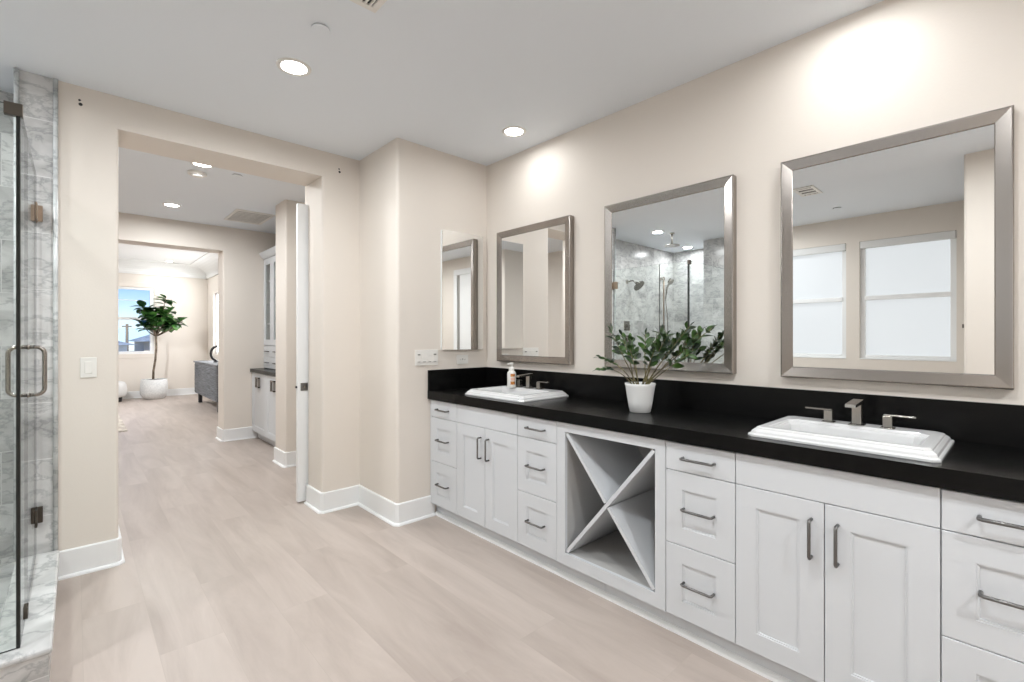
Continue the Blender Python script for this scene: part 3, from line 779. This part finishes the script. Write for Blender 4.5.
for z in (1.992, 0.376):
    bm = bm_new()
    bx(bm, GX - 0.010, GX - 0.0055, 3.500, 3.560, z - 0.045, z + 0.045, 0.001); bx(bm, GX + 0.0055, GX + 0.010, 3.500, 3.560, z - 0.045, z + 0.045, 0.001)
    bx(bm, GX - 0.028, GX + 0.028, 3.578, 3.5915, z - 0.043, z + 0.043, 0.002)
    bx(bm, GX - 0.007, GX + 0.007, 3.561, 3.578, z - 0.028, z + 0.028, 0.001); tube(bm, [(GX, 3.568, z - 0.055), (GX, 3.568, z + 0.050)], 0.007, 10)
    obj('door_hinge', bm, M['brass'] if z > 1 else M['bronze'], t)
t = thing('glass_panel', 'narrow fixed clear glass panel between the shower door and the corner', 'glass panel', (GX, 2.74, 0.158))
bm = bm_new(); pane(bm, GX - 0.005, GX + 0.005, 2.565, 2.910, 0.1670, GZ1); obj('panel_glass', bm, [M['glass'], M['gasket']], t)
bm = bm_new(); bx(bm, GX - 0.012, GX + 0.012, 2.79, 2.84, 0.1665, 0.212, 0.001); obj('floor_clamp', bm, M['bronze'], t)
t = thing('glass_panel', 'wide fixed clear glass panel across the near end of the shower', 'glass panel', (-0.9, 2.55, 0.158))
bm = bm_new(); pane(bm, WX + 0.006, GX - 0.007, 2.545, 2.555, 0.1670, GZ1); obj('panel_glass', bm, [M['glass'], M['gasket']], t)
bm = bm_new(); bx(bm, GX - 0.006, GX + 0.0048, 2.544, 2.5585, 0.1668, GZ1 - 0.03, 0.001); obj('corner_seal', bm, M['gasket'], t, label='black vertical corner seal')
bm = bm_new(); bx(bm, GX - 0.038, GX + 0.012, 2.538, 2.5630, GZ1 - 0.040, GZ1 + 0.006, 0.001); obj('corner_clamp', bm, M['bronze'], t)

# shower fittings, seen in the middle mirror
SB = 3.97
t = thing('wall_shower', 'angled nickel wall shower head seen in the middle mirror', 'shower head', (-1.07, SB, 2.1))
bm = bm_new(); tube(bm, [(-1.07, SB, 2.15), (-1.07, SB - 0.012, 2.15)], 0.032, 16); obj('wall_flange', bm, M['steel'], t)
bm = bm_new(); tube(bm, [(-1.07, SB - 0.01, 2.15), (-1.07, SB - 0.10, 2.16), (-1.07, SB - 0.16, 2.12)], 0.011, 10); obj('shower_arm', bm, M['steel'], t)
bm = bm_new(); tube(bm, [(-1.07, SB - 0.155, 2.125), (-1.07, SB - 0.185, 2.095), (-1.07, SB - 0.197, 2.083), (-1.07, SB - 0.21, 2.07)], [0.02, 0.035, 0.085, 0.088], 24); obj('spray_head', bm, M['steel'], t)
t = thing('shower_valve', 'upper square nickel shower valve handle seen in the middle mirror', 'shower valve', (-1.06, SB, 1.50))
bm = bm_new(); bx(bm, -1.13, -0.99, SB - 0.008, SB, 1.43, 1.57, 0.003); obj('valve_plate', bm, M['steel'], t)
bm = bm_new(); tube(bm, [(-1.06, SB - 0.008, 1.50), (-1.06, SB - 0.05, 1.50)], 0.022, 14); bx(bm, -1.07, -1.05, SB - 0.055, SB - 0.04, 1.42, 1.50, 0.002); obj('valve_lever', bm, M['steel'], t)
t = thing('shower_valve', 'lower square nickel diverter handle seen in the middle mirror', 'shower valve', (-1.06, SB, 1.30))
bm = bm_new(); bx(bm, -1.12, -1.00, SB - 0.008, SB, 1.24, 1.36, 0.003); obj('valve_plate', bm, M['steel'], t)
bm = bm_new(); tube(bm, [(-1.06, SB - 0.008, 1.30), (-1.06, SB - 0.045, 1.30)], 0.02, 14); obj('valve_knob', bm, M['steel'], t)
t = thing('hand_shower', 'nickel hand shower on a vertical slide bar seen in the middle mirror', 'hand shower', (-2.02, SB, 1.3))
bm = bm_new(); tube(bm, [(-2.02, SB - 0.06, 1.46), (-2.02, SB - 0.06, 2.30)], 0.011, 12); obj('slide_bar', bm, M['brass'], t)
for z in (1.50, 2.27):
    bm = bm_new(); bx(bm, -2.045, -1.995, SB - 0.07, SB, z - 0.02, z + 0.02, 0.003); obj('bar_bracket', bm, M['steel'], t)
bm = bm_new(); tube(bm, [(-2.02, SB - 0.09, 1.95), (-2.03, SB - 0.11, 2.12), (-2.04, SB - 0.16, 2.22)], [0.011, 0.013, 0.02], 12); tube(bm, [(-2.04, SB - 0.15, 2.23), (-2.04, SB - 0.185, 2.205)], [0.045, 0.05], 20); obj('hand_spray', bm, M['steel'], t)
bm = bm_new(); tube(bm, [(-2.02, SB - 0.09, 1.95), (-2.07, SB - 0.10, 1.62), (-2.11, SB - 0.08, 1.32), (-2.12, SB - 0.05, 1.40), (-2.12, SB, 1.5)], 0.007, 8); obj('hose', bm, M['nickel'], t)
t = thing('rain_shower', 'round rain shower head hanging from the ceiling seen in the middle mirror', 'shower head', (-1.01, 3.22, H))
bm = bm_new(); tube(bm, [(-1.01, 3.22, H - 0.001), (-1.01, 3.22, H - 0.016)], 0.035, 18); obj('ceiling_flange', bm, M['steel'], t)
bm = bm_new(); tube(bm, [(-1.01, 3.22, H - 0.014), (-1.01, 3.22, H - 0.14)], 0.011, 12); obj('drop_arm', bm, M['steel'], t)
bm = bm_new(); tube(bm, [(-1.01, 3.22, H - 0.14), (-1.01, 3.22, H - 0.16), (-1.01, 3.22, H - 0.165), (-1.01, 3.22, H - 0.175)], [0.016, 0.03, 0.10, 0.105], 28); obj('rain_disc', bm, M['steel'], t)
t = thing('towel_hook', 'small dark towel hook beside the window seen in the right mirror', 'hook', (WX, 0.40, 1.44))
bm = bm_new(); bx(bm, WX, WX + 0.012, 0.385, 0.425, 1.425, 1.465, 0.002); obj('hook_plate', bm, M['bronze'], t)
bm = bm_new(); tube(bm, [(WX + 0.01, 0.405, 1.445), (WX + 0.05, 0.405, 1.44), (WX + 0.055, 0.405, 1.465)], 0.006, 8); obj('hook_arm', bm, M['bronze'], t)

# ---------------------------------------------------------------- ceiling fixtures
def downlight(x, y, z, label, power=None, r=0.062):
    t = thing('recessed_downlight', label, 'ceiling light', (x, y, z), 'recessed ceiling downlights')
    bm = bm_new(); lathe(bm, x, y, [(r + 0.022, z - 0.0005), (r + 0.021, z - 0.004), (r + 0.006, z - 0.007), (r, z - 0.004), (r, z - 0.001)], 36, close_bottom=False); obj('trim_ring', bm, M['plastic'], t)
    bm = bm_new(); lathe(bm, x, y, [(r - 0.0005, z - 0.0005), (r - 0.001, z - 0.0038), (r * 0.6, z - 0.005)], 36, close_top=True); obj('lens', bm, M['lamp'], t)
    ld = bpy.data.lights.new('lamp', 'AREA'); ld.shape = 'DISK'; ld.size = 2 * r - 0.01; ld.energy = LAMP_W if power is None else power
    ld.color = (0.94, 0.975, 1.0); ld.spread = math.radians(175)
    lo = bpy.data.objects.new('lamp', ld); COL.objects.link(lo); lo.parent = t; lo.location = (0, 0, -0.012)
    return t
downlight(0.840, 2.585, H, 'round recessed ceiling light nearest the tall opening, left in the bathroom ceiling')
downlight(2.209, 2.368, H, 'round recessed ceiling light close to the mirror wall, above the far sink', LAMP_W * 0.12)
downlight(2.209, 0.475, H, 'recessed ceiling light above the near sink, out of view over the right mirror', LAMP_W * 0.15)
downlight(0.840, 0.400, H, 'recessed ceiling light out of view overhead near the camera')
downlight(1.10, -1.30, H, 'added ceiling light out of view behind the camera, lifting the ambient light', LAMP_W * 1.8)  # unseen lamp added to raise the bathroom's ambient light
downlight(-0.95, 2.20, H, 'recessed ceiling light beside the windows, out of view')
downlight(-0.80, 3.31, H, 'recessed light in the shower ceiling nearer the door, seen in the middle mirror', LAMP_W * 0.38)
downlight(-2.12, 3.56, H, 'recessed light in the shower ceiling at its far end, seen in the middle mirror', LAMP_W * 0.38)
downlight(0.761, 4.535, H, 'recessed ceiling light in the hallway just past the tall opening')
downlight(0.757, 6.156, H, 'recessed ceiling light farther down the hallway ceiling')
downlight(1.50, 12.55, FH, 'recessed ceiling light in the far room above the tree', LAMP_W * 0.5)
downlight(-0.4, 10.0, FH, 'added ceiling light brightening the far room from its middle, out of view', LAMP_W * 5)  # strong unseen lamp added so the far room reads bright

def cap(x, y, label, r=0.04, z=H):
    t = thing('sprinkler_cover', label, 'sprinkler cover', (x, y, z), 'round sprinkler covers in the ceiling')
    bm = bm_new(); lathe(bm, x, y, [(r, z - 0.004), (r, z - 0.009), (r - 0.002, z - 0.010)], 32, close_top=True); obj('cover_disc', bm, M['ceiling'], t)
    bm = bm_new(); lathe(bm, x, y, [(r * 0.92, z - 0.0005), (r * 0.92, z - 0.004)], 32, close_top=True); obj('shadow_cup', bm, M['plastic_grey'], t)
cap(0.824, 2.179, 'flat round sprinkler cover in the bathroom ceiling next to the left downlight')
cap(1.037, 4.64, 'flat round sprinkler cover in the hallway ceiling')
cap(-1.19, 1.377, 'flat round sprinkler cover seen in the right mirror')
t = thing('smoke_detector', 'round smoke detector in the hallway ceiling beside its downlight', 'smoke detector', (0.768, 4.80, H))
bm = bm_new(); lathe(bm, 0.768, 4.80, [(0.07, H - 0.001), (0.07, H - 0.018), (0.062, H - 0.024)], 36, close_top=True); obj('detector_base', bm, M['plastic'], t)
bm = bm_new(); lathe(bm, 0.768, 4.80, [(0.045, H - 0.0242), (0.043, H - 0.034), (0.03, H - 0.038)], 36, close_top=True); obj('detector_cap', bm, M['plastic'], t)

def vent(name, x0, x1, y0, y1, label, along='Y', n=9, fr=0.028, z=H, cat='vent'):
    t = thing(name, label, cat, ((x0 + x1) / 2, (y0 + y1) / 2, z), 'air grilles in the ceilings')
    bm = bm_new()
    for a in ((x0, x1, y0, y0 + fr), (x0, x1, y1 - fr, y1), (x0, x0 + fr, y0 + fr, y1 - fr), (x1 - fr, x1, y0 + fr, y1 - fr)): bx(bm, *a, z - 0.010, z - 0.0005, 0.002)
    obj('vent_frame', bm, M['plastic'], t)
    bm = bm_new(); bx(bm, x0 + fr, x1 - fr, y0 + fr, y1 - fr, z - 0.002, z - 0.0005); obj('vent_backing', bm, M['dark'], t)
    bm = bm_new()
    for i in range(n):
        f = (i + 0.5) / n
        if along == 'Y':
            c = x0 + fr + (x1 - x0 - 2 * fr) * f; w = (x1 - x0 - 2 * fr) / n * 0.22
            bx(bm, c - w, c + w, y0 + fr, y1 - fr, z - 0.009, z - 0.003)
        else:
            c = y0 + fr + (y1 - y0 - 2 * fr) * f; w = (y1 - y0 - 2 * fr) / n * 0.22
            bx(bm, x0 + fr, x1 - fr, c - w, c + w, z - 0.009, z - 0.003)
    obj('vent_louvres', bm, M['plastic'], t)
vent('exhaust_grille', 0.60, 0.955, 1.55, 1.905, 'white ceiling grille with dark slots cut off by the top edge', 'Y', 14)
vent('return_air_grille', 1.30, 1.70, 5.85, 6.47, 'white slatted return air grille in the hallway ceiling', 'X', 9)
vent('supply_vent', -0.42, -0.10, 1.32, 1.50, 'small white supply vent seen in the right mirror', 'Y', 3)

# ---------------------------------------------------------------- potted plant on the counter
px, py, pz = 2.200, 1.378, CZ1 + 0.0006
t = thing('potted_plant', 'glossy green plant with arching stems in a small white pot on the black counter', 'plant', (px, py, pz))
bm = bm_new()
lathe(bm, px, py, [(0.050, pz), (0.054, pz + 0.003), (0.056, pz + 0.018), (0.058, pz + 0.020), (0.063, pz + 0.05), (0.076, pz + 0.135), (0.080, pz + 0.150), (0.078, pz + 0.152), (0.074, pz + 0.149), (0.072, pz + 0.125)], 48)
obj('pot', bm, M['pot'], t)
bm = bm_new(); lathe(bm, px, py, [(0.073, pz + 0.124), (0.071, pz + 0.128), (0.04, pz + 0.134), (0.01, pz + 0.132)], 30, close_top=True); obj('soil', bm, M['soil'], t)

def leaf(bm, p, d, up, L, W, fold=0.25, curl=0.15):
    d = Vector(d).normalized(); up = Vector(up); side = d.cross(up)
    if side.length < 1e-4: side = d.orthogonal()
    side.normalize(); nrm = side.cross(d).normalized()
    sec = [(0.0, 0.05), (0.12, 0.45), (0.35, 0.92), (0.58, 1.0), (0.80, 0.66), (0.93, 0.28), (1.0, 0.02)]
    prev = None
    for s, w in sec:
        c = Vector(p) + d * (L * s) - nrm * (curl * L * s * s)
        a = bm.verts.new(c + side * (W * w / 2) + nrm * (fold * W * w / 2)); m_ = bm.verts.new(c); b = bm.verts.new(c - side * (W * w / 2) + nrm * (fold * W * w / 2))
        if prev:
            for f in ([prev[0], a, m_, prev[1]], [prev[1], m_, b, prev[2]]):
                ff = bm.faces.new(f); ff.smooth = True
        prev = (a, m_, b)

def bez(p0, p1, p2, t): return p0 * (1 - t) ** 2 + p1 * 2 * t * (1 - t) + p2 * t * t
base = Vector((px, py, pz + 0.13))
# tip (x, y, z), how far up the stem the leaves start, number of leaf pairs
STEMS = [((2.16, 1.620, 1.215), 0.50, 5), ((2.13, 1.600, 1.150), 0.60, 5), ((2.20, 1.570, 1.370), 0.55, 6), ((2.12, 1.439, 1.340), 0.6, 4), ((2.26, 1.473, 1.324), 0.55, 4),
         ((2.20, 1.345, 1.345), 0.62, 4), ((2.10, 1.240, 1.255), 0.6, 3), ((2.25, 1.302, 1.33), 0.55, 5), ((2.15, 1.195, 1.339), 0.5, 6), ((2.24, 1.150, 1.350), 0.5, 7),
         ((2.16, 1.081, 1.382), 0.55, 7), ((2.27, 1.075, 1.364), 0.55, 6), ((2.18, 0.985, 1.370), 0.6, 5), ((2.12, 1.066, 1.249), 0.65, 4), ((2.08, 1.36, 1.265), 0.6, 3)]
for i, (tip, st, n) in enumerate(STEMS):
    tip = Vector(tip)
    off = (tip - base); off.z = 0
    p0 = base + off.normalized() * random.uniform(0.01, 0.045)
    mid = base + off * 0.50 + Vector((0, 0, (tip.z - base.z) * 0.52 + (0.07 if tip.z < 1.23 else 0)))
    mid.x += random.uniform(-0.01, 0.01)
    pts = [bez(p0, mid, tip, k / 12) for k in range(13)]
    bm = bm_new(); tube(bm, pts, [0.0036 - 0.0022 * k / 12 for k in range(13)], 7); s_ = obj('stem', bm, M['stem'], t)
    bm = bm_new()
    for k in range(n):
        u = st + (1 - st) * k / (n - 0.2)
        p = bez(p0, mid, tip, u); d = (bez(p0, mid, tip, min(1, u + 0.03)) - bez(p0, mid, tip, u - 0.03)).normalized()
        sd = d.cross(Vector((random.uniform(-.4, .4), random.uniform(-.4, .4), 1))).normalized()
        for s in (1, -1):
            ld = (d * random.uniform(0.5, 0.9) + sd * s * 0.8 + Vector((0, 0, random.uniform(-0.05, 0.3)))).normalized()
            if p.x + ld.x * 0.05 > 2.44: ld.x = -abs(ld.x)
            L = random.uniform(0.046, 0.066) * (0.62 if tip.z < 1.23 else 1.0)
            leaf(bm, p, ld, (-0.5 + random.uniform(-.5, .5), -0.6 + random.uniform(-.5, .5), 0.7), L, L * 0.52, 0.3, 0.12)
    leaf(bm, pts[-1], (tip - mid).normalized(), (0, 0.3, 1), 0.035, 0.016)
    obj('leaves', bm, M['leaf'], s_, recalc=False)

# ---------------------------------------------------------------- hallway cabinets
t = thing('hall_base_cabinet', 'white two-door base cabinet under the dark counter in the hallway', 'cabinet', (2.05, 6.3, 0))
HX = 1.715
bm = bm_new(); bx(bm, HX + 0.02, 2.395, 5.464, W2 - 0.002, 0.10, 0.874); obj('cabinet_body', bm, M['cabinet'], t)
bm = bm_new(); bx(bm, HX + 0.07, 2.395, 5.464, W2 - 0.002, 0.0, 0.10); obj('plinth', bm, M['cabinet'], t)
_F, _B = FX, BXF
def on_front(fx):
    global FX, BXF
    FX, BXF = fx, fx + 0.02
on_front(HX)
ys = [5.47, 5.66, 6.29, W2 - 0.004]
for i in range(1, 3):
    bm = bm_new(); shaker(bm, ys[i] + G, ys[i + 1] - G, 0.105, 0.868, m=0.07)
    d = obj('cabinet_door', bm, M['cabinet'], t)
    yy = ys[i + 1] - 0.05 if i < 1 else (ys[i] + 0.06 if i == 2 else ys[i + 1] - 0.06)
    yy = {1: 5.98, 2: 6.61}[i]
    bm = bm_new()
    z0, z1, w = 0.69, 0.82, 0.07
    for a in ((yy - w, yy - w + 0.014, z0, z1), (yy + w - 0.014, yy + w, z0, z1), (yy - w, yy + w, z0, z0 + 0.014), (yy - w, yy + w, z1 - 0.014, z1)): bx(bm, HX - 0.022, HX + 0.001, *a)
    obj('square_pull', bm, M['nickel'], d)
o = None
bm = bm_new(); bx(bm, HX - 0.022, 2.395, 5.462, W2 - 0.002, 0.875, 0.918, 0.002); o = obj('hall_countertop', bm, M['quartz'], None, (2.05, 6.2, 0.875)); tag(o, 'dark stone counter on the white hallway base cabinet', 'countertop')
t = thing('hall_hutch_cabinet', 'tall white wall cabinet with glass doors and two small drawers in the hallway', 'cabinet', (2.1, 6.3, 0.92))
UX = 1.858
bm = bm_new()
bx(bm, UX + 0.02, 2.395, 5.464, W2 - 0.002, 0.919, 1.22)
bx(bm, UX + 0.02, 2.395, W2 - 0.022, W2 - 0.002, 1.22, 2.38); bx(bm, UX + 0.02, 2.395, 5.464, 5.484, 1.22, 2.38); bx(bm, 2.37, 2.395, 5.484, W2 - 0.022, 1.22, 2.38); bx(bm, UX + 0.02, 2.395, 5.464, W2 - 0.002, 2.36, 2.40)
obj('cabinet_body', bm, M['cabinet'], t)
for z in (1.50, 1.78, 2.07):
    bm = bm_new(); bx(bm, UX + 0.04, 2.37, 5.484, W2 - 0.022, z, z + 0.018); obj('shelf', bm, M['cabinet'], t)
bm = bm_new()
pr = [(UX + 0.02, 2.37), (UX - 0.005, 2.375), (UX - 0.02, 2.39), (UX - 0.048, 2.43), (UX - 0.055, 2.45), (UX + 0.02, 2.45)]
A = [bm.verts.new((x, 5.464, z)) for x, z in pr]; C = [bm.verts.new((x, W2 - 0.002, z)) for x, z in pr]
for i in range(len(pr)): bm.faces.new([A[i], A[(i + 1) % 6], C[(i + 1) % 6], C[i]])
bm.faces.new(A); bm.faces.new(list(reversed(C)))
obj('crown_moulding', bm, M['cabinet'], t)
ys = [5.48, 5.84, 6.20, 6.56, W2 - 0.004]
for i in range(4):
    a, b = ys[i] + G, ys[i + 1] - G
    bm = bm_new(); fw = 0.075
    for q in ((a, a + fw, 1.225, 2.365), (b - fw, b, 1.225, 2.365), (a + fw, b - fw, 1.225, 1.225 + fw), (a + fw, b - fw, 2.365 - fw, 2.365)): bx(bm, UX, UX + 0.019, *q)
    d = obj('glass_door', bm, M['cabinet'], t)
    bm = bm_new(); bx(bm, UX + 0.008, UX + 0.012, a + fw, b - fw, 1.225 + fw, 2.365 - fw); obj('door_glass', bm, M['glass'], d)
    for z0, z1 in ((0.925, 1.07), (1.075, 1.215)):
        bm = bm_new(); bx(bm, UX, UX + 0.019, a, b, z0, z1, 0.002); d2 = obj('drawer', bm, M['cabinet'], t)
        bm = bm_new(); zc = (z0 + z1) / 2; tube(bm, [(UX, (a + b) / 2 - 0.06, zc), (UX - 0.025, (a + b) / 2 - 0.06, zc), (UX - 0.025, (a + b) / 2 + 0.06, zc), (UX, (a + b) / 2 + 0.06, zc)], 0.006, 8); obj('drawer_pull', bm, M['gunmetal'], d2)
FX, BXF = _F, _B

# ---------------------------------------------------------------- far room furniture
tx, ty = 1.262, 12.82
t = thing('fiddle_leaf_tree', 'fiddle leaf fig tree in a big white round planter by the far window', 'tree', (tx, ty, 0))
bm = bm_new()
lathe(bm, tx, ty, [(0.170, 0.0), (0.184, 0.008), (0.237, 0.09), (0.248, 0.14), (0.247, 0.22), (0.232, 0.42), (0.219, 0.425), (0.215, 0.40)], 48); obj('planter', bm, M['planter'], t)
bm = bm_new(); lathe(bm, tx, ty, [(0.217, 0.395), (0.166, 0.41), (0.02, 0.425)], 30, close_top=True); obj('soil', bm, M['soil'], t)
Rv = Vector((0.734, -0.679, 0))
def tp(a, z, dep=0): return Vector((tx, ty, 0)) + Rv * a + Vector((0.679, 0.734, 0)) * dep + Vector((0, 0, z))
trunk = [tp(-0.02, 0.40), tp(-0.015, 0.6), tp(0.03, 0.85), tp(0.05, 1.1), tp(0.045, 1.35), tp(0.05, 1.5)]
bm = bm_new(); tube(bm, trunk, [0.024, 0.022, 0.021, 0.02, 0.02, 0.017], 10)
tips = [tp(-0.20, 1.98, 0.05), tp(-0.15, 2.0, -0.15), tp(0.08, 1.95, 0.1), tp(0.26, 2.20, 0), tp(0.40, 1.90, -0.1), tp(0.58, 1.70, 0.05), tp(-0.20, 1.62, -0.1), tp(0.1, 1.75, -0.2), tp(0.35, 1.70, 0.15)]
for q in tips: tube(bm, [trunk[-2], (trunk[-2] + q) / 2 + Vector((0, 0, -0.04)), q], [0.014, 0.010, 0.006], 7)
obj('trunk', bm, M['bark'], t)
bm = bm_new()
random.seed(3)
for q in tips:
    for k in range(26):
        u = random.uniform(0.45, 1.0)
        p = trunk[-2].lerp(q, u)
        th = random.uniform(0, 2 * PI); el = random.uniform(-0.4, 1.1)
        d = Vector((math.cos(th) * math.cos(el), math.sin(th) * math.cos(el), math.sin(el)))
        if p.y + d.y * 0.2 > 13.12: d.y = -abs(d.y)
        L = random.uniform(0.16, 0.24)
        leaf(bm, p, d, (0, 0, 1), L, L * 0.74, 0.25, 0.30)
obj('foliage', bm, M['fig_leaf'], t, recalc=False)

t = thing('console_cabinet', 'grey reeded sideboard on dark legs against the right wall of the far room', 'sideboard', (2.0, 10.5, 0))
cx0, cx1, cy0, cy1, cz0, cz1 = 1.795, 2.28, 9.5, 11.56, 0.20, 0.85
bm = bm_new(); bx(bm, cx0 + 0.012, cx1, cy0, cy1, cz0, cz1 - 0.03, 0.004); obj('cabinet_body', bm, M['grey_wood'], t)
bm = bm_new(); bx(bm, cx0 - 0.01, cx1, cy0 - 0.01, cy1 + 0.01, cz1 - 0.03, cz1, 0.004); obj('cabinet_top', bm, M['grey_wood'], t)
bm = bm_new()
n = 20
for i in range(n):
    z = cz0 + 0.03 + (cz1 - 0.09 - cz0) * (i + 0.5) / n
    tube(bm, [(cx0 + 0.012, cy0 + 0.03, z), (cx0 + 0.012, cy1 - 0.03, z)], 0.0115, 6); 
obj('reeded_front', bm, M['grey_wood'], t)
for lx in (cx0 + 0.06, cx1 - 0.08):
    for ly in (cy0 + 0.12, cy1 - 0.16):
        bm = bm_new(); bx(bm, lx, lx + 0.06, ly, ly + 0.10, 0, cz0, 0.003); obj('leg', bm, M['black'], t)
bm = bm_new(); lathe(bm, 2.0, 10.56, [(0.05, cz1), (0.052, cz1 + 0.01), (0.02, cz1 + 0.03)], 18, close_top=True)
tube(bm, [(2.0, 10.56, cz1 + 0.02)] + [(2.0 - 0.09 * math.sin(a), 10.56, cz1 + 0.17 - 0.13 * math.cos(a)) for a in [i * PI / 8 for i in range(1, 9)]] + [(2.0, 10.56, cz1 + 0.33)], 0.022, 8)
o = obj('curved_sculpture', bm, M['black'], None, (2.0, 10.56, cz1)); tag(o, 'small black curved sculpture standing on the grey sideboard', 'ornament')

t = thing('ottoman', 'round white textured ottoman on a dark base, cut off by the opening', 'ottoman', (0.52, 13.0, 0))
ox, oy = 0.51, 12.75
bm = bm_new(); lathe(bm, ox, oy, [(0.20, 0.09), (0.25, 0.10), (0.285, 0.15), (0.295, 0.24), (0.285, 0.34), (0.25, 0.40), (0.15, 0.425), (0.02, 0.43)], 40, close_top=True); obj('seat_cushion', bm, M['boucle'], t)
bm = bm_new(); lathe(bm, ox, oy, [(0.21, 0.0), (0.215, 0.09)], 32, close_top=True); obj('base', bm, M['black'], t)

t = thing('area_rug', 'corner of a light patterned rug with fringe on the far room floor', 'rug', (-0.4, 9.5, 0))
bm = bm_new(); bx(bm, -1.8, 0.55, 8.62, 11.4, 0.0005, 0.012, 0.003); obj('rug_body', bm, M['rug'], t)
bm = bm_new()
for i in range(60):
    x = -1.79 + 2.33 * i / 59
    tube(bm, [(x, 8.62, 0.006), (x + random.uniform(-.01, .01), 8.58, 0.004), (x + random.uniform(-.015, .015), 8.54, 0.003)], 0.003, 4)
f = obj('fringe', bm, M['rug'], t); f['kind'] = 'stuff'

# ---------------------------------------------------------------- outside the far window
sbox('ground_outside', M['ground'], -120, 160, 14.5, 200, -3.2, -3.1)
bm = bm_new(); bx(bm, -400, 600, 620, 640, -3, 1.3 + 11.5 / 472.5 * 400, 0); 
o = struct('backdrop_hills', bm, M['hills'])
def house(x, y, w, d, zb, zr, label, wall='stucco_white', gar=True):
    t = thing('house', label, 'house', (x, y, -3.1))
    bm = bm_new(); bx(bm, x - w / 2, x + w / 2, y, y + d, -3.1, zb); obj('house_wall', bm, M[wall], t)
    bm = bm_new(); e_ = 0.5
    vs = [bm.verts.new(v) for v in ((x - w / 2 - e_, y - e_, zb), (x + w / 2 + e_, y - e_, zb), (x + w / 2 + e_, y + d + e_, zb), (x - w / 2 - e_, y + d + e_, zb), (x - w / 4, y + d / 2, zr), (x + w / 4, y + d / 2, zr))]
    for f in ((0, 1, 5, 4), (1, 2, 5), (2, 3, 4, 5), (3, 0, 4), (3, 2, 1, 0)): bm.faces.new([vs[i] for i in f])
    obj('roof', bm, M['roof'], t)
    if gar:
        bm = bm_new(); bx(bm, x + w / 2 - 3.0, x + w / 2 - 0.5, y - 0.06, y - 0.001, -0.9, 0.72); obj('wood_panel', bm, M['garage'], t)
    for k in range(2):
        bm = bm_new(); a = x - w / 2 + 0.7 + k * 1.6; bx(bm, a, a + 1.1, y - 0.05, y - 0.001, -1.3, -0.1); obj('window', bm, M['dark'], t)
house(-2.1, 38, 9, 8, 0.86, 1.62, 'neighbouring house with brown panel and grey hip roof at the left of the far window')
house(7.4, 46, 7, 8, 1.02, 1.95, 'tan house farther back at the right of the far window', 'stucco')
house(-9, 60, 9, 8, 0.9, 2.2, 'pale house behind the left jamb of the far window', 'stucco', False)
bm = bm_new(); tube(bm, [(4.02, 64, -3.1), (4.02, 64, 2.75)], [0.16, 0.12], 8); tube(bm, [(3.6, 64, 2.5), (4.4, 64, 2.5)], 0.06, 6)
o = obj('utility_pole', bm, M['bark'], None, (4.02, 64, -3.1)); tag(o, 'dark utility pole rising behind the roofs outside the far window', 'utility pole')
